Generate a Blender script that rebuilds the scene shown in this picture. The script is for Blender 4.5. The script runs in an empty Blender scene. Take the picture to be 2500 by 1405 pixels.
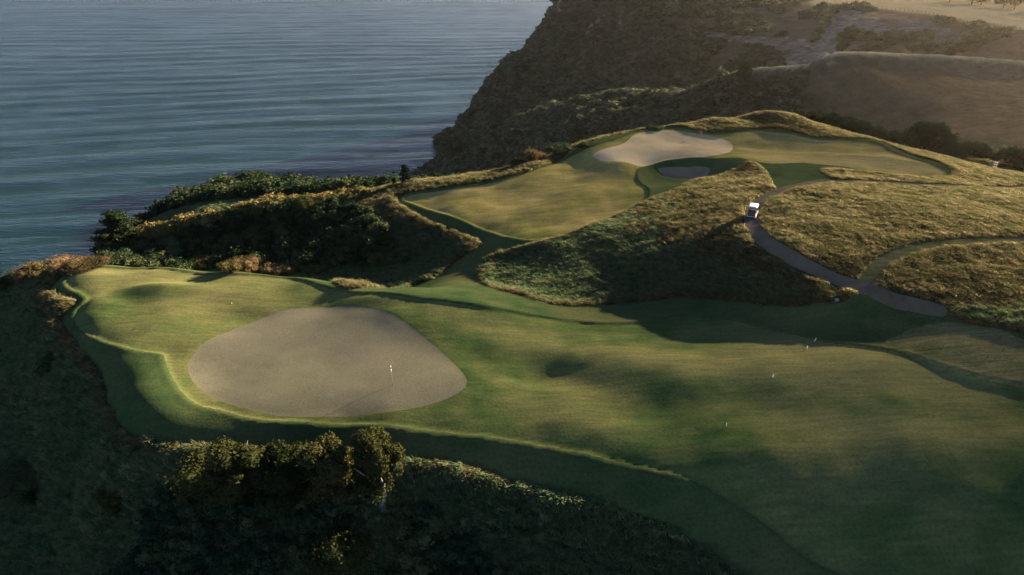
import bpy, math, random
import numpy as np
from math import radians as R

# ------------------------------------------------------------------ camera, light, exposure
SC = bpy.context.scene
COL = SC.collection
H, FPX, PITCH = 36.0, 1800.0, R(25)
SUN_AZ, SUN_EL = R(53), R(16)          # azimuth to the right of the view direction (+Y)
SEA = -130.0
cam = bpy.data.cameras.new('camera')
camo = bpy.data.objects.new('camera', cam); COL.objects.link(camo)
camo.location = (0, 0, H); camo.rotation_euler = (R(90) - PITCH, 0, 0)
cam.sensor_width = 36; cam.lens = FPX / 2500 * 36
cam.clip_start = .5; cam.clip_end = 30000
SC.camera = camo

world = bpy.data.worlds.new('World'); SC.world = world; world.use_nodes = True
wn = world.node_tree.nodes; wl = world.node_tree.links
sky = wn.new('ShaderNodeTexSky'); sky.sky_type = 'NISHITA'; sky.sun_disc = False
sky.sun_elevation = SUN_EL; sky.sun_rotation = SUN_AZ; sky.altitude = 100
sky.air_density = .26; sky.dust_density = .25; sky.ozone_density = .5
wl.new(sky.outputs[0], wn['Background'].inputs[0]); wn['Background'].inputs[1].default_value = .05

sun = bpy.data.lights.new('sun', 'SUN'); sun.energy = 5.0; sun.angle = R(.6); sun.color = (1, .80, .54)
suno = bpy.data.objects.new('sun', sun); COL.objects.link(suno)
suno.rotation_euler = (R(90) - SUN_EL, 0, math.pi - SUN_AZ)

SC.view_settings.view_transform = 'Standard'; SC.view_settings.look = 'None'
SC.view_settings.exposure = 3.1; SC.view_settings.gamma = 1; SC.view_settings.use_curve_mapping = False
SC.cycles.use_denoising = True
SC.cycles.max_bounces = 6; SC.cycles.diffuse_bounces = 2; SC.cycles.glossy_bounces = 2
SC.cycles.transmission_bounces = 3; SC.cycles.transparent_max_bounces = 4; SC.cycles.volume_bounces = 0
SC.cycles.use_adaptive_sampling = True; SC.cycles.adaptive_threshold = .006; SC.cycles.adaptive_min_samples = 48
HAZE_DENSITY, HAZE_ANISO, HAZE_COLOR = .000030, .87, (1.0, .82, .62)

rng = np.random.default_rng(7)

# ------------------------------------------------------------------ small helpers
def ray(px, py):
    u = (px - 1250) / FPX; v = (py - 702.5) / FPX
    return np.array([u, math.cos(PITCH) - v * math.sin(PITCH), -math.sin(PITCH) - v * math.cos(PITCH)])

def at_z(px, py, z):
    d = ray(px, py); return d[:2] * ((z - H) / d[2])

def at_t(px, py, t):
    d = ray(px, py) * t; return (d[0], d[1], d[2] + H)

def vnoise(x, y, seed=0):
    """gradient noise, about -1..1"""
    xi = np.floor(x).astype(np.int64); yi = np.floor(y).astype(np.int64)
    xf = x - xi; yf = y - yi
    def g(ix, iy, dx, dy):
        h = (ix * 374761393 + iy * 668265263 + seed * 974711) & 0xffffffff
        h = ((h ^ (h >> 13)) * 1274126177) & 0xffffffff
        a = ((h ^ (h >> 16)) & 0xffff) / 65536.0 * 2 * np.pi
        return np.cos(a) * dx + np.sin(a) * dy
    sx = xf * xf * xf * (xf * (xf * 6 - 15) + 10); sy = yf * yf * yf * (yf * (yf * 6 - 15) + 10)
    a = g(xi, yi, xf, yf); b = g(xi + 1, yi, xf - 1, yf)
    c = g(xi, yi + 1, xf, yf - 1); d = g(xi + 1, yi + 1, xf - 1, yf - 1)
    return 1.5 * ((a + (b - a) * sx) * (1 - sy) + (c + (d - c) * sx) * sy)

def fbm(x, y, oct=4, seed=0, gain=.5):
    s = 0; a = 1
    for k in range(oct):
        s = s + a * vnoise(x * 2 ** k + 13.7 * k, y * 2 ** k - 7.3 * k, seed + k); a *= gain
    return s

def sstep(a, b, x):
    t = np.clip((x - a) / (b - a), 0, 1); return t * t * (3 - 2 * t)

# ------------------------------------------------------------------ materials
def new_mat(name):
    m = bpy.data.materials.new(name); m.use_nodes = True
    nt = m.node_tree; nt.nodes.clear()
    out = nt.nodes.new('ShaderNodeOutputMaterial')
    return m, nt, out

class NT:
    def __init__(s, nt): s.nt = nt
    def n(s, typ, **kw):
        o = s.nt.nodes.new(typ)
        for k, v in kw.items():
            if k == 'i':
                for a, b in v.items(): o.inputs[a].default_value = b
            else: setattr(o, k, v)
        return o
    def l(s, a, b): s.nt.links.new(a, b)
    def noise(s, scale, detail=3, vec=None, rough=.55):
        o = s.n('ShaderNodeTexNoise', i={'Scale': scale, 'Detail': detail, 'Roughness': rough})
        if vec is not None: s.l(vec, o.inputs['Vector'])
        return o.outputs['Fac']
    def ramp(s, fac, stops):
        o = s.n('ShaderNodeValToRGB'); e = o.color_ramp.elements
        while len(e) > 1: e.remove(e[-1])
        e[0].position = stops[0][0]; e[0].color = (*stops[0][1], 1)
        for p, c in stops[1:]:
            q = e.new(p); q.color = (*c, 1)
        s.l(fac, o.inputs[0]); return o.outputs[0]
    def mix(s, fac, a, b, mode='MIX'):
        o = s.n('ShaderNodeMix', data_type='RGBA', blend_type=mode)
        for sock, v in ((o.inputs[0], fac), (o.inputs[6], a), (o.inputs[7], b)):
            if hasattr(v, 'is_linked') or hasattr(v, 'links'): s.l(v, sock)
            elif isinstance(v, tuple): sock.default_value = (*v, 1)
            else: sock.default_value = v
        return o.outputs[2]
    def pos(s, scale=(1, 1, 1), rot=0):
        g = s.n('ShaderNodeNewGeometry')
        m = s.n('ShaderNodeMapping'); m.inputs['Scale'].default_value = scale; m.inputs['Rotation'].default_value = (0, 0, rot)
        s.l(g.outputs['Position'], m.inputs['Vector']); return m.outputs[0]
    def bump(s, h, strength, dist):
        b = s.n('ShaderNodeBump', i={'Strength': strength, 'Distance': dist}); s.l(h, b.inputs['Height']); return b.outputs[0]

def turf(name, c_dark, c_mid, c_dry, patch=.05, fine=3.0, bump=.5, bdist=.05, streak=0.0, streak_rot=.3):
    m, nt, out = new_mat(name); t = NT(nt)
    p = t.pos()
    n1 = t.noise(patch, 5, p); n2 = t.noise(fine, 4, p, .7); n3 = t.noise(patch * 5.5, 4, p)
    col = t.ramp(n1, [(.34, c_dark), (.5, c_mid), (.68, c_dry)])
    col = t.mix(t.ramp(n3, [(.40, (0, 0, 0)), (.75, (.6, .6, .6))]), col, c_dry); 
    col = t.mix(.55, col, t.ramp(n2, [(.25, (.35, .35, .35)), (.5, (1, 1, 1)), (.75, (1.5, 1.5, 1.5))]), 'MULTIPLY')
    ad = t.n('ShaderNodeAttribute', attribute_name='dry')  # tan turf, and sunlit tan painted into the turf colour
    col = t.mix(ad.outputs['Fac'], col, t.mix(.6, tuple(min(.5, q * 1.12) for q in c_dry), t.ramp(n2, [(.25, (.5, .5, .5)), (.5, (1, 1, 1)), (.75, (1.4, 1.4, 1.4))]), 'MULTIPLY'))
    if streak:
        ps = t.pos((.25, 2.2, 1), streak_rot); ns = t.noise(1.2, 3, ps)
        col = t.mix(streak, col, t.ramp(ns, [(.3, (.55, .6, .5)), (.7, (1.3, 1.25, 1.1))]), 'MULTIPLY')
    d = t.n('ShaderNodeBsdfDiffuse', i={'Roughness': 1.0}); t.l(col, d.inputs[0])
    if bump:
        t.l(t.bump(n2, bump, bdist), d.inputs['Normal'])
    t.l(d.outputs[0], out.inputs[0]); return m

def foliage(name, c1, c2, c3, trans=.35, scale=.6):
    m, nt, out = new_mat(name); t = NT(nt)
    oi = t.n('ShaderNodeObjectInfo'); n = t.noise(scale, 3, t.pos())
    mth = t.n('ShaderNodeMath', operation='MULTIPLY_ADD', i={1: .55, 2: -.02}); t.l(oi.outputs['Random'], mth.inputs[0])
    ad = t.n('ShaderNodeMath', operation='MULTIPLY_ADD', i={1: .6}); t.l(t.mix(.5, n, t.noise(scale * .11, 4, t.pos())), ad.inputs[0]); t.l(mth.outputs[0], ad.inputs[2])
    col = t.ramp(ad.outputs[0], [(.2, c1), (.5, c2), (.85, c3)])
    d = t.n('ShaderNodeBsdfDiffuse'); tr = t.n('ShaderNodeBsdfTranslucent')
    t.l(col, d.inputs[0]); t.l(col, tr.inputs[0])
    mx = t.n('ShaderNodeMixShader', i={0: trans}); t.l(d.outputs[0], mx.inputs[1]); t.l(tr.outputs[0], mx.inputs[2])
    t.l(mx.outputs[0], out.inputs[0]); return m

def plain(name, col, rough=.6, metal=0, noise=.25, scale=8):
    m, nt, out = new_mat(name); t = NT(nt)
    n = t.noise(scale, 3, t.pos())
    c = t.mix(noise, tuple(col), t.ramp(n, [(.3, tuple(x * .5 for x in col)), (.7, tuple(min(1, x * 1.3) for x in col))]))
    b = t.n('ShaderNodeBsdfPrincipled', i={'Roughness': rough, 'Metallic': metal}); t.l(c, b.inputs['Base Color'])
    t.l(b.outputs[0], out.inputs[0]); return m

M = {}
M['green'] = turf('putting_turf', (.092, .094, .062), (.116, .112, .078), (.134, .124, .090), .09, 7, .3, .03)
M['green_up'] = turf('sunlit_putting_turf', (.24, .20, .12), (.31, .255, .155), (.36, .295, .185), .12, 7, .3, .03)  # same turf as the lower green, stronger sunlight painted in as paler colour
M['green'].node_tree  # mown very short, pale
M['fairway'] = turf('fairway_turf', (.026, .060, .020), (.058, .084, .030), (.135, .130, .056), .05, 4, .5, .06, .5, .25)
M['fairway_up'] = turf('sunlit_fairway_turf', (.065, .090, .024), (.155, .142, .048), (.27, .215, .090), .06, 4, .5, .06, .5, .25)  # fairway turf with the upper slope's stronger sun put into its colour
M['apron'] = turf('apron_turf', (.024, .050, .020), (.040, .066, .026), (.075, .080, .036), .08, 4, .5, .06, .35, .2)
M['meadow'] = turf('dry_meadow_turf', (.045, .062, .024), (.095, .100, .044), (.165, .150, .078), .09, 4, .8, .12, .8, .35)
M['rough'] = turf('rough_turf', (.012, .026, .014), (.026, .038, .020), (.062, .056, .028), .055, 2.2, .9, .25)
M['path'] = turf('asphalt', (.088, .072, .050), (.108, .088, .062), (.130, .106, .076), .4, 12, .3, .02)
M['sand'] = turf('bunker_sand', (.13, .112, .075), (.165, .14, .095), (.20, .165, .115), .3, 6, .4, .05)
M['dirt'] = turf('bare_earth', (.10, .078, .055), (.16, .125, .09), (.20, .16, .115), .3, 4, .5, .05)
M['blade'] = foliage('dry_grass_blades', (.024, .042, .014), (.088, .088, .038), (.26, .212, .118), .45, 1.4)
M['blade_dark'] = foliage('green_grass_blades', (.022, .055, .026), (.070, .110, .052), (.16, .165, .080), .3, 1.2)
M['leaf'] = foliage('scrub_leaves', (.007, .017, .010), (.018, .033, .017), (.050, .056, .025), .2, .35)
M['leaf_far'] = foliage('hill_scrub_leaves', (.016, .032, .018), (.046, .064, .036), (.115, .118, .074), .15, .05)
M['leaf_pine'] = foliage('conifer_needles', (.006, .014, .008), (.012, .024, .012), (.026, .036, .016), .15, .6)
M['leaf_gold'] = foliage('golden_shrub_leaves', (.012, .018, .007), (.030, .033, .012), (.075, .062, .022), .2, 1.2)
M['leaf_olive'] = foliage('olive_leaves', (.008, .015, .006), (.020, .027, .010), (.058, .052, .020), .25, 1.0)
M['leaf_lit'] = foliage('lit_shrub_leaves', (.05, .05, .016), (.12, .105, .038), (.22, .17, .065), .35, 1.0)  # sunlight on the gully ridge painted in as brighter leaf colour
M['leaf_dry'] = foliage('dry_shrub_leaves', (.04, .032, .016), (.09, .064, .032), (.17, .115, .058), .35, 1.2)
M['bark'] = plain('bark', (.05, .042, .034), .9, 0, .6, 4)
M['bark_pale'] = plain('pale_bark', (.15, .135, .115), .9, 0, .5, 4)

# ------------------------------------------------------------------ terrain control points
P = []      # x, y, z
for px, py, z in [
    # lower green and the plateau round it
    (460,895,-.3),(800,742,.3),(1140,925,.5),(800,1014,-.15),(800,880,0),(640,830,0),(1000,850,.3),(560,965,-.2),(640,1004,-.2),(720,1014,-.15),(510,960,-.22),(880,1012,-.1),(470,930,-.25),
    (165,690,.9),(300,655,1.0),(450,662,1.1),(380,697,1.5),(230,730,.9),(500,690,.7),(190,780,.6),(300,780,.6),(300,715,.7),
    (560,745,.7),(560,800,.25),(400,850,0),(700,710,.8),(850,725,.9),
    (250,640,1.3),(400,645,1.5),(560,657,1.4),(750,670,1.4),(830,690,1.3),(1000,700,1.3),(1100,715,1.1),(1200,740,.7),(1000,740,1.2),
    (1200,800,.7),(1300,850,.6),(1300,900,.05),(1500,850,1.0),(1700,880,1.1),(1900,870,1.3),(2100,880,1.3),(2300,930,1.1),
    (2500,970,1.0),(2200,1000,.8),(2400,1080,.6),(1900,1000,.5),(1600,980,.2),(1500,1050,-.1),(1300,1000,-.1),(1750,1100,-.3),
    (2000,1120,-.2),(2300,1140,.0),(2500,1120,.3),
    (500,1000,-.4),(700,1034,-.32),(940,1042,-.3),(1200,1068,-.55),(1400,1105,-.9),(1600,1150,-1.2),(1700,1185,-1.5),
    (120,720,.2),(185,740,.4),(150,785,0),(190,845,-.2),(240,900,-.6),(265,990,-.9),(300,1050,-1.2),(360,1075,-1.4),
    (500,1090,-1.5),(700,1100,-1.5),(970,1110,-1.5),(1100,1130,-1.7),(1250,1175,-2.2),(1400,1215,-2.6),(1550,1255,-3.2),(1700,1310,-4.3),(1800,1400,-5.2),
    (2500,1220,-.9),(2500,1330,-2.7),(2500,1405,-4.0),(2200,1220,-1.4),(2200,1320,-3.1),(2150,1405,-4.6),(1900,1220,-1.9),(1900,1310,-3.6),(1850,1405,-5.2),
    (700,1200,-3.5),(700,1300,-5.6),(700,1405,-7.8),(1200,1200,-2.7),(1200,1300,-4.8),(1200,1405,-7.2),(1600,1405,-6.2),
    (500,1150,-2.7),(500,1250,-5.2),(500,1405,-8.8),(950,1250,-4.2),(950,1405,-7.8),(1450,1330,-5.2),
    # slope on the left
    (0,680,-3),(0,720,-4),(0,800,-5.5),(60,850,-3.6),(0,900,-6.5),(100,1000,-7.2),(0,1100,-11),(150,1100,-8.2),(200,1200,-8.8),
    (300,1300,-9.5),(0,1405,-16),(300,1405,-11.5),(0,1250,-13.5),(100,760,-1.5),(60,700,-2.2),(150,655,-.6),(140,900,-3.4),
    # tongue of fairway, corridor, gully
    (965,487,0),(1000,510,-.2),(1080,550,-.4),(1170,582,-.8),(1050,480,.6),(1200,470,1.2),(1300,500,1.2),(1400,480,1.7),
    (1500,440,2.4),(1250,590,.4),(1400,400,2.8),(1500,500,1.5),(1350,560,.8),(1150,540,.2),(1580,420,2.4),
    (1250,620,-.7),(1180,650,-1.6),(1100,690,-1.2),(1200,700,-1.5),(1350,745,-1.3),(1500,760,-1.0),(1700,760,-.7),(1900,780,-.1),
    (2100,790,.8),(2300,830,1.8),(2450,880,1.9),(2200,770,1.8),(2400,790,2.3),(1600,820,.2),(1450,800,-.1),
    (1020,640,-4.2),(900,650,-6),(960,668,-5),(700,640,-5.5),(500,635,-7.5),(300,628,-9),(900,580,-2.6),(1050,590,-2.3),(750,570,-3.8),(550,580,-5.8),(400,610,-8),
    (370,575,-7.5),(450,550,-5.5),(530,540,-4.5),(600,520,-3.5),(700,503,-2.5),(800,495,-1.5),(880,480,-.8),(930,470,-.3),
    (560,500,-12),(690,480,-9),(800,480,-5),(380,540,-15),(450,500,-13),(560,455,-10),(640,440,-8),(740,466,-6.5),(820,478,-4.5),
    (250,605,-10),(240,640,-9),
    # rim behind, upper green, knoll
    (1000,445,.9),(1100,440,1.4),(1200,425,2),(1300,400,3),(1400,355,3.5),(1450,340,4),(1560,315,4.9),(1650,306,5.1),
    (1450,372,4.6),(1550,400,4.1),(1700,385,4.3),(1780,358,3.7),(1650,345,4.6),(1600,325,5.1),
    (1700,300,5.5),(1750,286,6.2),(1870,267,7.2),(1950,280,6.6),(2030,318,4.3),(2100,332,3.6),(1850,310,5.2),(1850,290,6.0),(1900,330,4.5),
    (1850,345,4.3),(1880,352,3.9),(2000,350,3.6),(2100,360,3),(2200,380,2.3),(2310,418,1.4),(2150,400,2.6),(2000,400,3.0),(1900,400,3.4),
    (2350,440,1.3),(2400,410,-2.5),(2430,400,-7),(2500,430,-5),(2500,400,-8),(2500,468,.5),
    (1620,398,3.5),(1790,386,4.3),(1840,398,3.9),(1700,415,2.6),(1700,432,2.3),(1640,428,2.3),(1600,450,2.0),(1570,430,2.3),(1760,425,2.7),(1800,440,3.2),
    # rough hill, cart path and the field on the right
    (1600,480,2.6),(1700,447,3.1),(1700,480,3.7),(1830,440,4.0),(1880,440,4.2),(1830,530,4.5),(1850,480,4.6),(1950,450,4.4),(2100,443,4.0),
    (2250,455,3.2),(2450,470,1.5),(1750,560,4.2),(1650,560,3.0),(1550,600,1.6),(1450,620,.6),(1300,640,-.5),(1220,660,-1.3),(1750,620,2.9),
    (1600,660,1.0),(1450,680,-.5),(1850,660,3.0),(1950,700,2.3),(1800,700,1.0),(1700,722,-.3),(2040,735,1.6),(1560,735,-1),(1420,740,-1.3),
    (1500,560,2.1),(1400,590,1.2),(1845,565,4.6),(1930,630,4.8),(2000,665,4.6),(2080,695,4.1),(2160,722,3.6),(2290,755,2.7),
    (2100,550,5.1),(2300,520,5.0),(2500,500,3.5),(2300,590,5.0),(2500,590,4.3),(2300,680,4.0),(2500,700,3.5),(2500,790,2.7),(1900,520,5.0),(1950,580,5.3),(2200,470,4.0),
    # middle ridge
    (1340,260,-54),(1500,220,-40),(1620,225,-35),(1700,215,-29.5),(1800,175,-18),(2000,155,-11),(2050,130,-6),(2200,133,-7),(2350,140,-8),(2500,152,-9),
    (1300,380,-62),(1500,300,-45),(1700,280,-35),(1900,250,-26),(2100,250,-22),(2300,280,-22),(2500,300,-20),(2300,340,-24),(2500,380,-22),
    (1200,350,-72),(1120,410,-100),(1050,415,-118),(1010,432,-127),(1080,370,-131),(1060,400,-131),(1110,325,-131)]:
    x, y = at_z(px, py, z); P.append((x, y, z))
for px, py, t in [(1365,0,700),(1345,80,690),(1245,150,690),(1190,205,690),(1165,250,700),(1120,310,715),
    (1500,0,600),(1700,0,565),(1500,100,560),(1400,150,620),(1350,220,560),(1250,280,600),(1200,300,620),(1600,150,500),
    (1750,100,500),(1900,60,510),(1950,120,455),(2100,100,430),(2100,45,450),(2300,75,415),(2300,110,400),(2450,100,360)]:
    P.append(at_t(px, py, t))
for px, py, z in [(2020,4,-2.4),(2100,22,-2.4),(2200,32,-2.8),(2300,44,-3.3),(2400,60,-3.6),(2500,78,-4),(2300,10,-3.4),(2500,50,-3.6),(2400,15,-3.4),(2150,5,-2.6)]:
    x, y = at_z(px, py, z); P.append((x, y, z))
for px, t, z in [(2060,152,-1.5),(2130,154,-3),(2200,158,-5.5),(2270,163,-8),(2340,166,-9),(2400,170,-9.5),(2250,148,-2.6),(2320,150,-4.2)]:
    d = ray(px, 340); P.append((d[0] * t, d[1] * t, z))
P += [(90,60,4),(120,90,4),(90,40,2),(140,120,-2),(60,30,-2.5),(80,100,3),(112,125,-2.5),(120,40,3),(0,28,-13),(-50,35,-24),(30,30,-9),(-30,28,-19),(60,10,-8),(110,10,-3),
    (200,60,2),(250,120,-4),
    (-85,100,-40),(-80,60,-35),(-95,130,-60),(-90,165,-70),(-60,185,-60),(-110,100,-100),(-130,150,-134),(-100,40,-70),(-130,60,-130),(-60,220,-125),
    (-30,180,-55),(-20,160,-40),(20,165,-25),(60,168,-22),(100,165,-17),(0,200,-80),(60,200,-65),(120,200,-45),(170,190,-26),(30,150,-6),(0,140,-12),(60,153,-2),
    (20,260,-85),(70,260,-75),(0,330,-100),(-40,280,-130),(-50,400,-134),(110,240,-50),(40,330,-75),
    (100,800,-2),(300,700,-2),(500,500,-3),(250,1000,0),(500,900,0),(450,380,-4),(350,300,-6),(300,220,-8),(230,150,-8),(90,720,-6),
    (60,850,-134),(120,1000,-134),(0,800,-134),(-60,735,-134),(-85,700,-134),(-90,650,-134),(-75,600,-134),(-90,560,-134),(-100,450,-134),(-130,300,-134),(-130,800,-134),(-130,1000,-134),(-130,20,-134),(0,1000,-134)]
for px, py, z in [(215,642,1.2),(300,641,1.4),(400,645,1.5),(480,650,1.45),(560,657,1.4),(650,662,1.4),(750,670,1.4),(830,685,1.3),(900,692,1.3),(1000,697,1.3)]:
    x, y = at_z(px, py, z); d = np.array([x, y]) / math.hypot(x, y)
    P += [(x + d[0] * 2.2, y + d[1] * 2.2, z - 1.2), (x + d[0] * 5, y + d[1] * 5, z - 3.6), (x + d[0] * 9, y + d[1] * 9, z - 5.8 + 1.0 * (px > 950))]
crest = [(1340,260,-54),(1500,220,-40),(1620,225,-35),(1700,215,-29.5),(1800,175,-18),(1900,164,-14),(2000,155,-11),(2050,130,-6),(2200,133,-7),(2350,140,-8),(2500,152,-9)]
for px, py, z in crest:
    x, y = at_z(px, py, z); d = np.array([x, y]) / math.hypot(x, y)
    P.append((x + d[0] * 30, y + d[1] * 30, z - 18)); P.append((x - d[0] * 8, y - d[1] * 8, z - 5.5)); P.append((x + d[0] * (7 if px > 1990 else 5), y + d[1] * (7 if px > 1990 else 5), z - .3))
P = np.array(P, dtype=np.float64)

def fit(P):
    X = P[:, :2]; n = len(X)
    D = np.sqrt(((X[:, None] - X[None]) ** 2).sum(-1) + .25)
    A = np.zeros((n + 3, n + 3)); A[:n, :n] = D - np.eye(n) * .15
    A[:n, n] = 1; A[:n, n + 1:] = X; A[n, :n] = 1; A[n + 1:, :n] = X.T
    return np.linalg.solve(A, np.concatenate([P[:, 2], [0, 0, 0]]))
W = fit(P)

def evalf(x, y):
    sh = x.shape; x = x.ravel(); y = y.ravel(); out = np.empty(len(x)); n = len(P)
    px = P[:, 0].astype(np.float32); py = P[:, 1].astype(np.float32); w = W[:n].astype(np.float32)
    for a in range(0, len(x), 20000):
        b = slice(a, a + 20000)
        d = np.sqrt((x[b, None].astype(np.float32) - px) ** 2 + (y[b, None].astype(np.float32) - py) ** 2 + np.float32(.25))
        out[b] = (d @ w) + W[n] + W[n + 1] * x[b] + W[n + 2] * y[b]
    return out.reshape(sh)

def blur(z, s):
    r = int(s * 3) + 1; k = np.exp(-.5 * (np.arange(-r, r + 1) / s) ** 2); k /= k.sum()
    for ax in (0, 1):
        p = np.pad(z, [(r, r) if a == ax else (0, 0) for a in (0, 1)], mode='edge')
        z = sum(kk * (p[i:i + z.shape[0]] if ax == 0 else p[:, i:i + z.shape[1]]) for i, kk in enumerate(k))
    return z

class Grid:
    def __init__(s, x0, x1, y0, y1, c):
        s.x0, s.y0, s.c = x0, y0, c
        s.nx = int(round((x1 - x0) / c)) + 1; s.ny = int(round((y1 - y0) / c)) + 1
        s.X, s.Y = np.meshgrid(x0 + np.arange(s.nx) * c, y0 + np.arange(s.ny) * c)
    def sample(s, x, y, F=None):
        F = s.Z if F is None else F
        x = np.asarray(x, float); y = np.asarray(y, float)
        fx = np.clip((x - s.x0) / s.c, 0, s.nx - 1.001); fy = np.clip((y - s.y0) / s.c, 0, s.ny - 1.001)
        ix = fx.astype(int); iy = fy.astype(int); fx = fx - ix; fy = fy - iy
        return (F[iy, ix] * (1 - fx) + F[iy, ix + 1] * fx) * (1 - fy) + (F[iy + 1, ix] * (1 - fx) + F[iy + 1, ix + 1] * fx) * fy
    def inside(s, x, y):
        return (x > s.x0) & (x < s.x0 + (s.nx - 1) * s.c) & (y > s.y0) & (y < s.y0 + (s.ny - 1) * s.c)

NEAR = Grid(-78, 117, 27, 163.2, .3)
_c = Grid(-78, 117.5, 27, 163.5, .6); _c.Z = evalf(_c.X, _c.Y)
NEAR.Z = blur(_c.sample(NEAR.X, NEAR.Y), 4.0)
FAR = Grid(-134, 486, 16, 1000, 2.0)
FAR.Z = blur(evalf(FAR.X, FAR.Y), 1.2)
N0 = NEAR.Z.copy()

def hit(px, py, tmin=40, tmax=900):
    """where the view through a pixel of the photograph meets the ground: used to survey the place"""
    d = ray(px, py); t = np.concatenate([np.arange(tmin, 200, .25), np.arange(200, tmax, 1.0)])
    x, y, z = d[0] * t, d[1] * t, H + d[2] * t
    g = np.where(NEAR.inside(x, y), NEAR.sample(x, y), FAR.sample(x, y))
    k = np.argmax(z < g)
    if z[k] >= g[k]: k = len(t) - 1
    return x[k], y[k]

def smooth_poly(pts, closed=True, n=6):
    pts = np.array(pts, float); m = len(pts); out = []
    for i in range(m if closed else m - 1):
        p = [pts[(i + j) % m] if closed else pts[min(max(i + j, 0), m - 1)] for j in (-1, 0, 1, 2)]
        for k in range(n):
            t = k / n
            out.append(.5 * (2 * p[1] + (p[2] - p[0]) * t + (2 * p[0] - 5 * p[1] + 4 * p[2] - p[3]) * t * t + (3 * p[1] - p[0] - 3 * p[2] + p[3]) * t ** 3))
    if not closed: out.append(pts[-1])
    return np.array(out)

def hit_near(px, py):
    """same, but kept on the near ground: on a rim the closest pass counts"""
    d = ray(px, py); t = np.arange(40, 172, .2); x, y, z = d[0] * t, d[1] * t, H + d[2] * t
    ok = (y < 146)
    g = np.where(NEAR.inside(x, y), NEAR.sample(x, y), FAR.sample(x, y)); k = np.argmax((z < g) & ok)
    if not (z[k] < g[k] and ok[k]): k = np.argmin(np.where(ok, z - g, 1e9))
    return x[k], y[k]

def world_poly(pix, closed=True, n=6):
    return smooth_poly([hit_near(*p) for p in pix], closed, n)

def seg_dist(X, Y, poly, closed):
    a = poly; b = np.roll(poly, -1, 0)
    if not closed: a, b = a[:-1], b[:-1]
    best = np.full(X.shape, 1e9); par = np.zeros(X.shape, bool)
    for (x1, y1), (x2, y2) in zip(a, b):
        dx, dy = x2 - x1, y2 - y1; L = dx * dx + dy * dy + 1e-9
        t = np.clip(((X - x1) * dx + (Y - y1) * dy) / L, 0, 1)
        np.minimum(best, (X - x1 - t * dx) ** 2 + (Y - y1 - t * dy) ** 2, out=best)
        if closed:
            c = ((y1 > Y) != (y2 > Y)); 
            par ^= c & (X < dx * (Y - y1) / (dy if abs(dy) > 1e-9 else 1e-9) + x1)
    return np.sqrt(best), par

def sdf(grid, poly, closed=True, width=0, far=8.0):
    """signed distance, positive inside; only computed near the outline's box"""
    out = np.full(grid.X.shape, -far)
    m = far if closed else width + 3
    x0, y0 = poly.min(0) - m; x1, y1 = poly.max(0) + m
    i0 = max(int((x0 - grid.x0) / grid.c), 0); i1 = min(int((x1 - grid.x0) / grid.c) + 1, grid.nx)
    j0 = max(int((y0 - grid.y0) / grid.c), 0); j1 = min(int((y1 - grid.y0) / grid.c) + 1, grid.ny)
    X = grid.X[j0:j1, i0:i1]; Y = grid.Y[j0:j1, i0:i1]
    d, par = seg_dist(X, Y, poly, closed)
    out[j0:j1, i0:i1] = np.where(par, d, -d) if closed else width - d
    return np.clip(out, -far, far)

# ------------------------------------------------------------------ outlines of the course
GREEN_LOW = [(458,893),(475,862),(510,830),(570,797),(640,768),(700,750),(770,743),(850,743),(905,752),(960,772),(1030,815),(1090,862),(1125,897),(1140,925),(1132,945),(1100,965),(1050,982),(970,1000),(880,1012),(800,1015),(720,1014),(640,1004),(570,988),(510,963),(472,932)]
GREEN_UP = [(1448,375),(1470,360),(1520,345),(1560,325),(1620,317),(1690,321),(1750,332),(1788,350),(1780,368),(1730,378),(1660,388),(1600,398),(1550,402),(1495,394),(1460,385)]
FAIR_LOW = [(160,692),(170,668),(205,656),(260,653),(350,655),(450,662),(560,670),(680,676),(740,683),(800,702),(850,716),(920,720),(1000,733),(1100,746),(1200,762),(1300,774),(1400,784),(1500,790),(1570,786),(1640,774),(1700,774),(1800,787),(1900,812),(2000,833),(2100,846),(2200,866),(2300,896),(2400,924),(2500,946),(2640,990),(2700,1150),(2650,1500),(2300,1480),(2000,1380),(1850,1270),(1700,1180),(1600,1148),(1500,1125),(1400,1105),(1300,1086),(1200,1068),(1100,1055),(1000,1042),(940,1037),(860,1035),(760,1030),(680,1025),(600,1018),(540,1003),(490,990),(455,968),(425,930),(405,885),(395,864),(330,855),(260,835),(210,815),(187,795),(180,775),(190,755),(212,735),(200,718),(172,708)]
MOWN_LOW = [(118,718),(140,690),(170,665),(215,648),(260,643),(400,648),(560,658),(700,668),(760,674),(830,692),(900,700),(1010,697),(1060,680),(1110,640),(1160,610),(1165,585),(1080,553),(1000,515),(968,490),(985,474),(1060,462),(1170,448),(1290,418),(1380,378),(1430,350),(1500,330),(1560,316),(1640,308),(1700,316),(1760,322),(1850,314),(1920,320),(1990,334),(2080,338),(2155,346),(2190,362),(2240,382),(2300,400),(2330,424),(2300,434),(2180,430),(2060,415),(2010,420),(2040,440),(1960,445),(1900,462),(1885,455),(1868,420),(1840,400),(1812,412),(1765,430),(1730,440),(1690,447),(1660,462),(1580,495),(1500,530),(1400,570),(1290,600),(1210,625),(1175,655),(1190,695),(1300,728),(1420,745),(1560,738),(1700,725),(1800,738),(1950,748),(2040,744),(2095,716),(2160,740),(2240,765),(2290,762),(2380,790),(2500,815),(2640,850),(2800,1000),(2800,1500),(2100,1500),(1830,1420),(1700,1318),(1550,1260),(1400,1215),(1250,1178),(1100,1132),(970,1112),(700,1103),(500,1092),(360,1077),(300,1050),(265,990),(240,905),(190,845),(150,785),(185,742)]
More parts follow.
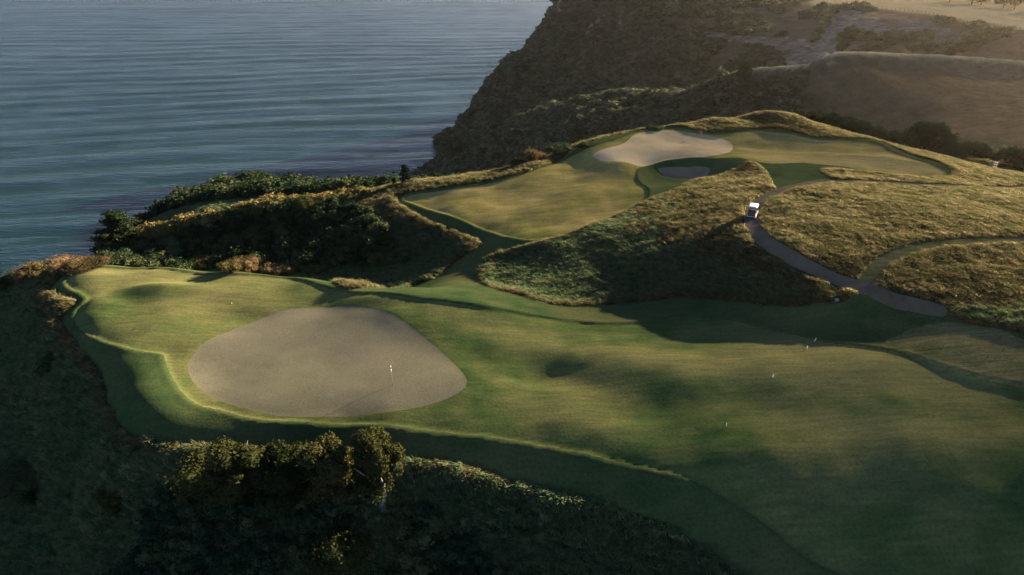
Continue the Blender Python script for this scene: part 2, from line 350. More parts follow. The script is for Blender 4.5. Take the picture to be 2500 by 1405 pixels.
FAIR_UP = [(988,487),(1010,474),(1080,466),(1180,452),(1300,418),(1385,384),(1440,358),(1510,338),(1565,322),(1630,313),(1700,320),(1760,328),(1850,320),(1920,327),(1990,340),(2080,343),(2145,350),(2178,370),(2225,388),(2285,406),(2312,420),(2290,429),(2180,425),(2060,408),(1960,400),(1870,400),(1800,386),(1700,383),(1620,392),(1562,410),(1555,440),(1580,462),(1570,490),(1490,528),(1400,565),(1330,583),(1280,586),(1240,578),(1190,562),(1100,528),(1010,497)]
BUNKER = [(1608,408),(1640,405),(1690,402),(1728,404),(1733,415),(1718,428),(1680,434),(1635,430),(1615,420)]
PATH = [(2560,452),(2400,458),(2270,453),(2200,449),(2100,444),(2020,443),(1950,454),(1890,474),(1850,500),(1836,530),(1845,565),(1875,596),(1930,630),(2000,664),(2080,695),(2160,722),(2230,745),(2290,757)]
TRACK = [(2560,592),(2500,588),(2400,588),(2310,595),(2230,610),(2170,635),(2135,665),(2118,690),(2110,702)]
# rough patches kept inside the mown outline
ROUGH_FIELD = [(2150,842),(2250,800),(2330,785),(2420,800),(2500,828),(2640,870),(2700,960),(2560,965),(2500,950),(2400,926),(2300,898),(2210,868)]
KNOLL = [(1690,310),(1720,290),(1800,272),(1870,262),(1960,275),(2040,318),(2100,334),(2060,338),(1980,330),(1920,318),(1850,312),(1770,320),(1720,316)]

sd = {}
sd['green'] = np.maximum(sdf(NEAR, world_poly(GREEN_LOW)), sdf(NEAR, world_poly(GREEN_UP)))
sd['fair'] = np.maximum(sdf(NEAR, world_poly(FAIR_LOW)), sdf(NEAR, world_poly(FAIR_UP)))
sd['mown'] = sdf(NEAR, world_poly(MOWN_LOW, n=4))
sd['bunker'] = sdf(NEAR, world_poly(BUNKER))
pathline = world_poly(PATH, False)
sd['path'] = sdf(NEAR, pathline, False, .92)
sd['meadow'] = sdf(NEAR, world_poly(ROUGH_FIELD))
sd['dirt'] = sdf(NEAR, world_poly([(2408,432),(2418,415),(2450,404),(2500,402),(2560,420),(2560,480),(2500,466),(2450,448)]))
sd['track'] = sdf(NEAR, world_poly(TRACK, False), False, 1.15)
wob = fbm(NEAR.X * .9, NEAR.Y * .9, 2, 40) * .18
sd['fair'] = sd['fair'] + fbm(NEAR.X * 1.1, NEAR.Y * 1.1, 2, 43) * .07
sd['mown'] = np.maximum(sd['mown'] + wob, np.minimum(sd['track'] + wob, 7))
sd['meadow'] = sd['meadow'] + wob * 2
sd['path'] = sd['path'] + fbm(NEAR.X * 1.3, NEAR.Y * 1.3, 2, 41) * .04

# ------------------------------------------------------------------ relief on the near ground
X, Y = NEAR.X, NEAR.Y
ca, sa = math.cos(-.35), math.sin(-.35)
XR, YR = X * ca - Y * sa, X * sa + Y * ca
Z = NEAR.Z
fair_in = sstep(-1.5, 3, sd['fair']); green_in = sstep(-1, 3, sd['green'])
und = fbm(XR / 15, YR / 9, 3, 3, .42) * .36 + fbm(XR / 5.5, YR / 2.2, 3, 9) * .055
Z = Z + und * (.35 + .65 * fair_in) * (1 + .1 * sstep(88, 95, Y)) * (1 - .8 * green_in) * sstep(-4, 0, sd['mown'])
def mound(px, py, amp, rx, ry, rot=0):
    global Z
    cx, cy = hit(px, py); c, s_ = math.cos(rot), math.sin(rot)
    u = ((X - cx) * c + (Y - cy) * s_) / rx; v = (-(X - cx) * s_ + (Y - cy) * c) / ry
    Z = Z + amp * np.exp(-(u * u + v * v))
for a in [(385,700,.62,6,1.6,.1),(240,735,.3,3,1.3,-.4),(560,770,-.3,5,3,.1),(1310,905,-.55,8,2.7,-.25),(1230,885,.2,3,2,.2),
          (1500,970,-.5,6,3,-.6),(1780,985,-.42,8,2.6,-.2),(1300,540,-.25,4.5,3,-.3),(1420,470,.35,5,2.6,.1),
          (1480,530,-.18,3.5,2.5,0),(1860,352,-.40,5,1.6,.0),(1960,348,.2,5,1.5,0),(2120,385,.35,10,1.5,-.1),(1180,470,.2,4,2,0),(960,730,.3,5,1.6,-.2),(1150,745,.35,6,1.5,-.25)]:
    mound(*a)
# mown steps: fairway lies lower than the apron, apron lower than the rough
Z = Z - (.20 + .10 * sstep(24, 46, X)) * sstep(-.2, .2, sd['fair']) - .035 * sstep(-.15, .15, sd['green'])
Z = Z + .07 * (1 + .5 * fbm(X / 2, Y / 2, 2, 53)) * np.exp(-((sd['fair'] + .38) / .26) ** 2)
rough = sstep(.15, -.45, sd['mown'])
Z = Z + .05 * rough
tus = fbm(XR / 1.9, YR / .85, 3, 21, .6)
Z = Z + rough * (.075 * tus + .25 * fbm(X / 7, Y / 6, 2, 23)) * sstep(-.3, .5, -sd['path'])
Z = Z + (.04 + .24 * sstep(-25, -32, X)) * np.exp(-((sd['mown'] + .95) / .55) ** 2) * (1 + .5 * fbm(X / 3, Y / 3, 2, 52)) * sstep(.3, 1.2, -sd['path'])
Z = Z - .03 * sstep(-.3, .2, sd['path']) - .6 * sstep(-.9, .9, sd['bunker'] + .25 * fbm(X / 2.5, Y / 2.5, 2, 51))
NEAR.Z = Z

# ------------------------------------------------------------------ relief on the far ground
X, Y = FAR.X, FAR.Y
gy, gx = np.gradient(FAR.Z, FAR.c); slope = np.hypot(gx, gy); steep = sstep(.3, .9, slope)
dirx, diry = .75, .66
al = (X * .66 - Y * .75)
rid = 1 - np.abs(vnoise(al / 26 + fbm(X / 40, Y / 40, 2, 5) * .6, (X * .75 + Y * .66) / 120, 31))
rid2 = 1 - np.abs(vnoise(al / 10 + fbm(X / 20, Y / 20, 2, 6) * .5, (X * .75 + Y * .66) / 60, 33))
FAR.Z = FAR.Z + steep * ((rid - .7) * 13.0 + (rid2 - .7) * 6.0 + fbm(X / 9, Y / 9, 3, 8) * 1.4 + fbm(X / 27, Y / 27, 2, 18) * 4.0) * sstep(170, 260, Y) + (1 - steep) * fbm(X / 30, Y / 30, 2, 10) * .5
# ledges across the cliff
FAR.Z = FAR.Z + steep * sstep(400, 450, Y) * (2.3 * np.sin(FAR.Z * 2 * np.pi / 17 + 2.2 * fbm(X / 60, Y / 60, 2, 55)))
FAR.Z = np.maximum(FAR.Z, SEA - 4)
crest_w = np.array([(*at_z(px, py, z), z) for px, py, z in crest]); crest_s = smooth_poly(crest_w[:, :2], False, 8)
cz = smooth_poly(np.stack([crest_w[:, 2], crest_w[:, 2]], 1), False, 8)[:, 0]
cd = np.full(X.shape, 1e9); ck = np.zeros(X.shape)
for (cx, cy), h in zip(np.concatenate([crest_s, (crest_s[1:] + crest_s[:-1]) / 2]), np.concatenate([cz, (cz[1:] + cz[:-1]) / 2])):
    d2 = (X - cx) ** 2 + (Y - cy) ** 2; m_ = d2 < cd; cd[m_] = d2[m_]; ck[m_] = h
cd = np.sqrt(cd) + fbm(X / 14, Y / 14, 3, 87) * 1.2
FAR.Z = np.maximum(FAR.Z, np.where(cd < 26, ck + .3 - np.maximum(cd - 2.2, 0) * .8 + fbm(X / 6, Y / 6, 2, 88) * .35, -999))
crest_lit = sstep(4.0, 1.8, cd) * sstep(30, 110, X)  # dry crest grass, its sunlit line painted in the pale field colour
infar = np.minimum.reduce([X + 76, 115 - X, Y - 29, 161 - Y])
FAR.Z = FAR.Z - 2.5 * sstep(0, 4, infar) - .25 * sstep(-3, 0, infar)

# ------------------------------------------------------------------ object helpers
def tag(o, label=None, cat=None, group=None, kind=None):
    if label: o['label'] = label
    if cat: o['category'] = cat
    if group: o['group'] = group
    if kind: o['kind'] = kind
    return o

def mesh_np(name, V, T, mat, attrs=None, smooth=True, quads=False):
    me = bpy.data.meshes.new(name)
    k = 4 if quads else 3
    me.vertices.add(len(V)); me.vertices.foreach_set('co', np.ascontiguousarray(V, dtype=np.float32).ravel())
    me.loops.add(len(T) * k); me.loops.foreach_set('vertex_index', np.ascontiguousarray(T, dtype=np.int32).ravel())
    me.polygons.add(len(T)); me.polygons.foreach_set('loop_start', np.arange(len(T), dtype=np.int32) * k)
    me.update(calc_edges=True)
    me.polygons.foreach_set('use_smooth', np.full(len(T), smooth, dtype=bool))
    for n, a in (attrs or {}).items():
        at = me.attributes.new(n, 'FLOAT', 'POINT'); at.data.foreach_set('value', np.ascontiguousarray(a, dtype=np.float32))
    if mat: me.materials.append(mat)
    me.update(); return me

def link(name, me, parent=None):
    o = bpy.data.objects.new(name, me); COL.objects.link(o)
    if parent: o.parent = parent
    return o

def empty(name, loc, rz=0):
    o = bpy.data.objects.new(name, None); COL.objects.link(o); o.location = loc; o.rotation_euler = (0, 0, rz); o.empty_display_size = .3
    return o

def copy_tree(o, parent=None):
    c = o.copy(); COL.objects.link(c)
    if parent: c.parent = parent
    for ch in list(o.children): copy_tree(ch, c)
    return c

def grid_tris(g):
    i = np.arange(g.nx * g.ny).reshape(g.ny, g.nx)
    a, b, c, d = i[:-1, :-1].ravel(), i[:-1, 1:].ravel(), i[1:, 1:].ravel(), i[1:, :-1].ravel()
    return np.concatenate([np.stack([a, b, c], 1), np.stack([a, c, d], 1)])

def clip(V, F, T, key):
    """split the triangles T along F[:, key] = 0; V and F grow by the cut points"""
    s = F[:, key]; ins = s[T] > 0; cnt = ins.sum(1)
    Tin = T[cnt == 3]; Tout = T[cnt == 0]; mixed = (cnt == 1) | (cnt == 2)
    Tm = T[mixed]; im = ins[mixed]; lone = np.where(cnt[mixed][:, None] == 1, im, ~im)
    k = lone.argmax(1); r = np.arange(len(Tm))
    a, b, c = Tm[r, k], Tm[r, (k + 1) % 3], Tm[r, (k + 2) % 3]; lone_in = im[r, k]
    E = np.concatenate([np.sort(np.stack([a, b], 1), 1), np.sort(np.stack([a, c], 1), 1)])
    U, inv = np.unique(E, axis=0, return_inverse=True); inv = inv.ravel()
    s0, s1 = s[U[:, 0]], s[U[:, 1]]; w = (s0 / (s0 - s1 + 1e-12))[:, None]; w = np.clip(w, .001, .999)
    Vn = V[U[:, 0]] * (1 - w) + V[U[:, 1]] * w; Fn = F[U[:, 0]] * (1 - w) + F[U[:, 1]] * w; Fn[:, key] = 0
    base = len(V); ab = inv[:len(Tm)] + base; ac = inv[len(Tm):] + base
    V = np.concatenate([V, Vn]); F = np.concatenate([F, Fn])
    t1 = np.stack([a, ab, ac], 1); t2 = np.stack([ab, b, c], 1); t3 = np.stack([ab, c, ac], 1)
    q = np.concatenate([t2, t3]); qi = np.concatenate([lone_in, lone_in])
    Tin = np.concatenate([Tin, t1[lone_in], q[~qi]]); Tout = np.concatenate([Tout, t1[~lone_in], q[qi]])
    return V, F, Tin, Tout

def compact(V, T):
    u, inv = np.unique(T, return_inverse=True); return V[u], inv.reshape(T.shape), u

V = np.stack([NEAR.X.ravel(), NEAR.Y.ravel(), NEAR.Z.ravel()], 1)
F = np.stack([sd[k].ravel() for k in ('green', 'bunker', 'path', 'track', 'dirt', 'fair', 'meadow', 'mown')], 1)
dry_lit = np.zeros(NEAR.X.shape)  # dry tan turf, plus sunlit tan painted on the fairway swells
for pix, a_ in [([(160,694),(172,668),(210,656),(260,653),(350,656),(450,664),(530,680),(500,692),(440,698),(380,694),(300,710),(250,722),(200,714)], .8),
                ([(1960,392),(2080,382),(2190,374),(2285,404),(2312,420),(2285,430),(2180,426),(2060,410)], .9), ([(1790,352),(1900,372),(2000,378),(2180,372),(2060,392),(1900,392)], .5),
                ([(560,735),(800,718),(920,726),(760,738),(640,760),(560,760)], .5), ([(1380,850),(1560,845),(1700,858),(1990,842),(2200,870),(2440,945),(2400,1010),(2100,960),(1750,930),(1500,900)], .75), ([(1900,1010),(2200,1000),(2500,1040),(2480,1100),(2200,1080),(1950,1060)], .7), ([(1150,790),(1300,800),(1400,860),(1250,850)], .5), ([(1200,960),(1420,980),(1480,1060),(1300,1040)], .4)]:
    dry_lit = np.maximum(dry_lit, a_ * sstep(-1.2, 1.6, sdf(NEAR, world_poly(pix)) + .8 * fbm(NEAR.X / 3, NEAR.Y / 2, 2, 95)))
F = np.concatenate([F, dry_lit.ravel()[:, None]], 1)
T = grid_tris(NEAR)
regions = []
rest = T
for key, nm in enumerate(['putting_green', 'bunker', 'cart_path', 'grass_track', 'dirt_track', 'fairway', 'meadow', 'mown_apron']):
    V, F, tin, rest = clip(V, F, rest, key); regions.append((nm, tin))
regions.append(('rough_ground', rest))
info = {'putting_green': ('green', 'pale close mown putting green surfaces on both plateaus', 'putting green'),
        'bunker': ('sand', 'shaded sand bunker cut below the upper putting green', 'bunker'),
        'cart_path': ('path', 'narrow grey asphalt cart path curving round the grassy hill', 'path'),
        'grass_track': ('meadow', 'pale mown grass track branching off the cart path to the right', 'track'),
        'meadow': ('meadow', 'streaky pale dry grass strip between the lower fairway and the path', 'grass'),
        'dirt_track': ('dirt', 'bare pinkish earth track beyond the end of the upper fairway', 'track'),
        'fairway': ('fairway', 'smooth mown fairway turf with sunlit swells and green hollows', 'fairway'),
        'mown_apron': ('apron', 'darker mown grass collar between the fairway and the long rough', 'grass'),
        'rough_ground': ('rough', 'uneven ground under the long grass on banks and slopes', 'ground')}
for nm, t in regions:
    parts = [(nm, t)]
    if nm in ('putting_green', 'fairway'):      # upper and lower ones are separate lawns
        cy = V[t].mean(1)[:, 1]; cx = V[t].mean(1)[:, 0]
        up = cy > 88
        parts = [(nm, t[~up]), (nm, t[up])]
    for k, (n2, tt) in enumerate(parts):
        v2, t2, uu = compact(V, tt); mt, lb, ct = info[nm]
        if nm == 'putting_green': lb = ['large rounded pale putting green with the striped flagstick', 'smaller sunlit putting green above the sand bunker'][k]
        if nm == 'fairway': lb = ['broad lower fairway of mown turf wrapped round the large green', 'upper tongue of mown fairway running out towards the cliff edge'][k]
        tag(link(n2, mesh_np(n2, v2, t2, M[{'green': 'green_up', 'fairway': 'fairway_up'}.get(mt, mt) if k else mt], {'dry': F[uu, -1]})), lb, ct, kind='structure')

# ------------------------------------------------------------------ far hills
def hills_material():
    m, nt, out = new_mat('hill_ground'); t = NT(nt)
    p = t.pos(); g = t.n('ShaderNodeNewGeometry')
    n1 = t.noise(.02, 5, p); n2 = t.noise(.18, 5, p, .7)
    grass = t.ramp(n1, [(.35, (.026, .032, .020)), (.55, (.060, .058, .034)), (.7, (.105, .092, .054))])
    grass = t.mix(.6, grass, t.ramp(n2, [(.3, (.5, .5, .5)), (.7, (1.4, 1.4, 1.4))]), 'MULTIPLY')
    sx_ = t.n('ShaderNodeSeparateXYZ'); t.l(p, sx_.inputs[0]); mr = t.n('ShaderNodeMapRange', i={1: 90.0, 2: 190.0}); t.l(sx_.outputs['X'], mr.inputs[0])
    dry_hazed = t.mix(.7, (.185, .140, .080), t.ramp(n2, [(.3, (.5, .5, .5)), (.7, (1.35, 1.35, 1.35))]), 'MULTIPLY')  # brown grass, brightened so its colour carries the haze glow
    grass = t.mix(mr.outputs[0], grass, dry_hazed)
    ps = t.pos((.02, .02, .55)); ns = t.noise(1.0, 5, ps, .65)
    pv = t.pos((.22, .22, .03)); nv = t.noise(1.0, 4, pv, .6)
    rock = t.ramp(ns, [(.3, (.14, .108, .074)), (.42, (.30, .235, .165)), (.5, (.19, .148, .105)), (.58, (.36, .285, .20)), (.66, (.20, .158, .112)), (.75, (.31, .245, .172))])
    rock = t.mix(.5, rock, t.ramp(nv, [(.35, (.5, .5, .5)), (.6, (1.2, 1.2, 1.2))]), 'MULTIPLY')
    ar = t.n('ShaderNodeAttribute', attribute_name='rock'); mm = t.n('ShaderNodeMath', operation='MULTIPLY_ADD', i={1: 1.0}); 
    t.l(t.noise(.09, 4, p), mm.inputs[0]); t.l(ar.outputs['Fac'], mm.inputs[2])
    fac = t.ramp(mm.outputs[0], [(.78, (0, 0, 0)), (.88, (1, 1, 1))])
    col = t.mix(fac, grass, rock)
    af = t.n('ShaderNodeAttribute', attribute_name='field')  # straw field, and the painted sunlit line of the ridge crest
    fieldc = t.ramp(t.noise(.06, 3, t.pos((1, .3, 1), .4)), [(.35, (.42, .35, .19)), (.65, (.55, .45, .25))])
    col = t.mix(af.outputs['Fac'], col, fieldc)
    d = t.n('ShaderNodeBsdfDiffuse', i={'Roughness': 1.0}); t.l(col, d.inputs[0])
    t.l(t.bump(n2, 1.0, 5.0), d.inputs['Normal'])
    t.l(d.outputs[0], out.inputs[0]); return m

def blob_mask(g, pix, soft=6):
    w = smooth_poly([hit(*p) for p in pix]); return sstep(-soft, soft, sdf(g, w, far=30))
rockm = np.zeros(FAR.X.shape)
for pix in [[(2035,22),(2100,24),(2200,36),(2290,50),(2290,70),(2230,85),(2120,95),(2060,100),(2010,130),(1990,110),(2015,60)],
            [(1700,80),(1850,90),(1990,100),(2060,110),(1990,150),(1900,150),(1800,110),(1720,100)],
            [(2260,80),(2300,60),(2340,75),(2300,110),(2265,120)], [(2000,165),(2030,150),(2035,175),(2000,200),(1985,190)],
            [(1360,10),(1376,8),(1372,40),(1358,50)], [(1440,62),(1560,66),(1700,72),(1860,88),(1985,98),(1985,108),(1850,100),(1700,86),(1560,80),(1440,76)], [(1300,130),(1360,118),(1400,128),(1350,142)], [(1630,0),(1680,0),(1660,20),(1635,15)]]:
    rockm = np.maximum(rockm, blob_mask(FAR, pix, 5) * .42)
rockm += .30 * sstep(.9, 1.6, slope) * .5
fieldm = blob_mask(FAR, [(2000,-2),(2100,19),(2200,29),(2300,40),(2400,56),(2500,74),(2700,110),(2900,60),(2700,-3)], 3)
fieldm = np.maximum(fieldm, sstep(500, 520, Y) * sstep(232, 240, X) * (1 - steep) * sstep(-12, -8, FAR.Z))
vf = np.stack([FAR.X.ravel(), FAR.Y.ravel(), FAR.Z.ravel()], 1); tf = grid_tris(FAR)
keep = ~((vf[tf][:, :, 2] < SEA - 2.5).all(1)); vf2, tf2, _ = compact(vf, tf[keep])
u_, = np.unique(tf[keep]),
tag(link('hills', mesh_np('hills', vf2, tf2, hills_material(), {'rock': rockm.ravel()[u_], 'field': np.maximum(fieldm, crest_lit).ravel()[u_]})),
    'steep scrubby coastal ridges and pale cliffs falling to the sea', 'hills', kind='structure')

# ------------------------------------------------------------------ sea
def sea():
    xs = np.concatenate([np.linspace(-6000, -2300, 12), np.arange(-2200, 700, 16.0), np.linspace(760, 6000, 14)])
    ys = np.concatenate([np.linspace(-800, 280, 10), np.arange(300, 1500, 3.5), np.arange(1500, 2900, 9.0), np.linspace(2950, 9000, 14)])
    XX, YY = np.meshgrid(xs, ys)
    wx = fbm(XX / 420, YY / 420, 2, 60) * 22
    a = np.clip(.24 - (YY - 700) / 5000, .04, .26)
    q = YY * np.cos(a) - XX * np.sin(a) + wx
    amp = .6 + .6 * vnoise(XX / 240, YY / 90, 61) + .25
    ZZ = np.sin(q * 2 * np.pi / 56) * .72 * amp + np.sin(q * 2 * np.pi / 23 + 1.3 + wx / 7) * .24 * (1.2 - .6 * amp) + fbm(XX / 45, q / 13, 2, 66) * .36
    nx = len(xs); ny = len(ys); i = np.arange(nx * ny).reshape(ny, nx)
    Q = np.stack([i[:-1, :-1], i[:-1, 1:], i[1:, 1:], i[1:, :-1]], -1).reshape(-1, 4)
    m, nt, out = new_mat('sea_water'); t = NT(nt)
    p1 = t.pos((.10, .34, .2), -.2); p2 = t.pos((.5, 1.3, .5), -.1)
    n1 = t.noise(1.0, 5, p1, .6); n2 = t.noise(1.0, 3, p2, .6)
    b1 = t.n('ShaderNodeBump', i={'Strength': 1.0, 'Distance': 1.7}); t.l(n1, b1.inputs['Height'])
    b2 = t.n('ShaderNodeBump', i={'Strength': 1.0, 'Distance': .4}); t.l(n2, b2.inputs['Height']); t.l(b1.outputs[0], b2.inputs['Normal'])
    df = t.n('ShaderNodeBsdfDiffuse', i={'Color': (.001, .015, .017, 1)}); gl = t.n('ShaderNodeBsdfGlossy', i={'Color': (.56, .52, .455, 1), 'Roughness': .16})
    fr = t.n('ShaderNodeFresnel', i={'IOR': 1.333}); mx = t.n('ShaderNodeMixShader')
    for q_ in (df, gl, fr): t.l(b2.outputs[0], q_.inputs['Normal'])
    t.l(fr.outputs[0], mx.inputs[0]); t.l(df.outputs[0], mx.inputs[1]); t.l(gl.outputs[0], mx.inputs[2]); t.l(mx.outputs[0], out.inputs[0])
    V = np.stack([XX.ravel(), YY.ravel(), ZZ.ravel() + SEA], 1)
    tag(link('sea', mesh_np('sea', V, Q, m, quads=True)), 'calm blue grey sea with long low swells rolling towards the cliffs', 'sea', kind='structure')
sea()

# ------------------------------------------------------------------ scattering
def ground(x, y):
    x = np.asarray(x, float); y = np.asarray(y, float)
    return np.where(NEAR.inside(x, y), NEAR.sample(x, y), FAR.sample(x, y))

def scatter(name, pts, rot, sc, idx, sources, label, cat):
    me = bpy.data.meshes.new(name); me.vertices.add(len(pts))
    me.vertices.foreach_set('co', np.ascontiguousarray(pts, dtype=np.float32).ravel())
    for n, ty, v in (('rot', 'FLOAT_VECTOR', rot), ('sc', 'FLOAT_VECTOR', sc)):
        a = me.attributes.new(n, ty, 'POINT'); a.data.foreach_set('vector', np.ascontiguousarray(v, dtype=np.float32).ravel())
    a = me.attributes.new('idx', 'INT', 'POINT'); a.data.foreach_set('value', np.ascontiguousarray(idx, dtype=np.int32))
    o = link(name, me); tag(o, label, cat, kind='stuff')
    g = bpy.data.node_groups.new(name, 'GeometryNodeTree')
    g.interface.new_socket('Geometry', in_out='INPUT', socket_type='NodeSocketGeometry')
    g.interface.new_socket('Geometry', in_out='OUTPUT', socket_type='NodeSocketGeometry')
    gi = g.nodes.new('NodeGroupInput'); go = g.nodes.new('NodeGroupOutput')
    iop = g.nodes.new('GeometryNodeInstanceOnPoints'); join = g.nodes.new('GeometryNodeJoinGeometry')
    for s in reversed(sources):
        oi = g.nodes.new('GeometryNodeObjectInfo'); oi.inputs['Object'].default_value = s; oi.inputs['As Instance'].default_value = True
        g.links.new(oi.outputs['Geometry'], join.inputs[0])
    g.links.new(gi.outputs[0], iop.inputs['Points']); g.links.new(join.outputs[0], iop.inputs['Instance'])
    iop.inputs['Pick Instance'].default_value = True
    for nm, ty, sock in (('rot', 'FLOAT_VECTOR', 'Rotation'), ('sc', 'FLOAT_VECTOR', 'Scale'), ('idx', 'INT', 'Instance Index')):
        na = g.nodes.new('GeometryNodeInputNamedAttribute'); na.data_type = ty; na.inputs['Name'].default_value = nm
        g.links.new(na.outputs['Attribute'], iop.inputs[sock])
    g.links.new(iop.outputs[0], go.inputs[0])
    md = o.modifiers.new('scatter', 'NODES'); md.node_group = g
    return o

def source(name, me):
    return bpy.data.objects.new(name, me)       # not linked: only read by the scatter

def blades_mesh(name, n, h, spread, lean, mat, seed):
    r = np.random.default_rng(seed); V = []; T = []
    for k in range(n):
        a = r.uniform(0, 2 * np.pi); rr = spread * math.sqrt(r.uniform()); x, y = rr * math.cos(a), rr * math.sin(a)
        hh = h * r.uniform(.6, 1.2); w = h * .085 * r.uniform(.7, 1.3); b = r.uniform(0, np.pi); wx, wy = w * math.cos(b), w * math.sin(b)
        la = r.normal(0, .7) ; l = lean * hh * r.uniform(.5, 1.4); lx, ly = -l * math.cos(la), -l * math.sin(la)
        i = len(V)
        V += [(x - wx, y - wy, -.05), (x + wx, y + wy, -.05), (x + lx * .35 - wx * .8, y + ly * .35 - wy * .8, hh * .6), (x + lx * .35 + wx * .8, y + ly * .35 + wy * .8, hh * .6), (x + lx, y + ly, hh * .88)]
        T += [(i, i + 1, i + 3), (i, i + 3, i + 2), (i + 2, i + 3, i + 4)]
    return mesh_np(name, np.array(V), np.array(T), mat, smooth=False)

def leaf_cloud(lobes, n, size, seed, flat=.0, up=.3, shell=.35):
    """leaf-sized faces spread through the outer part of the given lobes (cx,cy,cz,rx,ry,rz)"""
    r = np.random.default_rng(seed); lobes = np.array(lobes, float)
    vol = (lobes[:, 3] * lobes[:, 4] + lobes[:, 3] * lobes[:, 5]); k = r.choice(len(lobes), n, p=vol / vol.sum()); L = lobes[k]
    d = r.normal(size=(n, 3)); d /= np.linalg.norm(d, axis=1)[:, None]
    rad = 1 - shell * r.uniform(0, 1, n) ** 1.5
    bmp = 1 + .16 * np.sin(d[:, 0] * 5 + k) * np.sin(d[:, 1] * 6 + 2 * k) + .12 * np.sin(d[:, 2] * 9 + d[:, 0] * 7 + k)
    c = L[:, :3] + d * L[:, 3:6] * (rad * bmp)[:, None]
    nrm = d + r.normal(size=(n, 3)) * .75 + np.array([0, 0, up]); nrm /= np.linalg.norm(nrm, axis=1)[:, None]
    t = np.cross(nrm, r.normal(size=(n, 3))); t /= np.linalg.norm(t, axis=1)[:, None]; b = np.cross(nrm, t)
    s = size * r.uniform(.6, 1.5, n)[:, None]
    V = np.stack([c - t * s, c + b * s * .55, c + t * s, c - b * s * .55], 1).reshape(-1, 3)
    Q = np.arange(4 * n).reshape(n, 4); return V, Q

def core(lobes, k=.72, seed=0):
    """dark inner mass that keeps a crown from being see-through"""
    V = []; T = []
    import itertools
    ph = (1 + 5 ** .5) / 2
    base = np.array([(-1, ph, 0), (1, ph, 0), (-1, -ph, 0), (1, -ph, 0), (0, -1, ph), (0, 1, ph), (0, -1, -ph), (0, 1, -ph), (ph, 0, -1), (ph, 0, 1), (-ph, 0, -1), (-ph, 0, 1)]) / 1.902
    tri = [(0,11,5),(0,5,1),(0,1,7),(0,7,10),(0,10,11),(1,5,9),(5,11,4),(11,10,2),(10,7,6),(7,1,8),(3,9,4),(3,4,2),(3,2,6),(3,6,8),(3,8,9),(4,9,5),(2,4,11),(6,2,10),(8,6,7),(9,8,1)]
    for L in lobes:
        i = len(V); V += [tuple(np.array(L[:3]) + b * np.array(L[3:6]) * k) for b in base]; T += [(a + i, b + i, c + i) for a, b, c in tri]
    return np.array(V), np.array(T)

def crown_mesh(name, lobes, n, size, seed, mat, shell=.35, corek=.7, up=.3):
    V, Q = leaf_cloud(lobes, n, size, seed, up=up, shell=shell); T = np.concatenate([Q[:, [0, 1, 2]], Q[:, [0, 2, 3]]])
    if corek:
        V2, T2 = core(lobes, corek); T = np.concatenate([T, T2 + len(V)]); V = np.concatenate([V, V2])
    return mesh_np(name, V, T, mat, smooth=False)

def bush_lobes(seed, n=7, w=1.0, h=1.0):
    r = random.Random(seed); L = []
    for k in range(n):
        a = r.uniform(0, 6.28); d = w * .55 * math.sqrt(r.random()); s = r.uniform(.32, .55)
        L.append((d * math.cos(a), d * math.sin(a), h * r.uniform(.25, .68), w * s, w * s, h * s * .85))
    return L

shrubs = [source('shrub_source', crown_mesh('shrub_source', bush_lobes(s, 6), 420, .085, s, M['leaf'])) for s in (1, 2, 3, 4)]
shrubs_far = [source('hill_shrub_source', crown_mesh('hill_shrub_source', bush_lobes(s, 5), 150, .15, s, M['leaf_far'])) for s in (5, 6, 7)]
shrubs_lit = [source('lit_shrub_source', crown_mesh('lit_shrub_source', bush_lobes(s, 6), 420, .08, s, M['leaf_lit'])) for s in (8, 9)]

def pix_region(pix, n, seed, grid=None):
    """random ground points inside an outline surveyed on the ground"""
    w = smooth_poly([hit(*p) for p in pix]); r = np.random.default_rng(seed)
    lo, hi = w.min(0), w.max(0); out = []
    while sum(map(len, out)) < n:
        q = r.uniform(lo, hi, (n * 2, 2)); _, ins = seg_dist(q[:, 0], q[:, 1], w, True); q = q[ins]
        out.append(q)
        if len(out) > 60: break
    return np.concatenate(out)[:n]

def put(name, q, hs, ws, sources, label, cat, seed, sink=.1, tilt=.15):
    r = np.random.default_rng(seed); n = len(q); z = ground(q[:, 0], q[:, 1])
    rot = np.stack([r.normal(0, tilt, n), r.normal(0, tilt, n), r.uniform(0, 6.28, n)], 1)
    h = r.uniform(*hs, n) * (1 + .3 * vnoise(q[:, 0] / 9, q[:, 1] / 9, seed)); w = h * r.uniform(*ws, n)
    return scatter(name, np.stack([q[:, 0], q[:, 1], z - sink * h], 1), rot, np.stack([w, w, h], 1), r.integers(0, len(sources), n), sources, label, cat)

# scrub on the gully faces and on the spur towards the sea
qa = pix_region([(262,600),(370,582),(450,556),(530,546),(600,526),(700,512),(800,505),(860,505),(930,560),(960,600),(1000,640),(900,655),(760,650),(600,648),(400,642),(250,636)], 2600, 11); qa = qa[qa[:, 1] > 94]
put('gully_scrub', qa, (.7, 2.0), (.8, 1.3), shrubs, 'dense dark scrub filling the gully behind the lower plateau', 'scrub', 12)
qs = []
r0 = np.random.default_rng(14)
xx, yy = r0.uniform(-78, -8, 9000), r0.uniform(100, 178, 9000)
zz = ground(xx, yy); keep = (yy > 121 + (xx + 40) * -.15) & (zz > -34) & (zz < -2.5)
qs = np.stack([xx[keep], yy[keep]], 1)
put('spur_scrub', qs, (1.0, 2.8), (.8, 1.4), shrubs, 'dark rounded scrub over the seaward spur beyond the gully', 'scrub', 15)
lit = world_poly([(262,604),(310,590),(370,575),(450,551),(530,541),(600,521),(700,504),(760,500),(800,496),(880,482)], False)
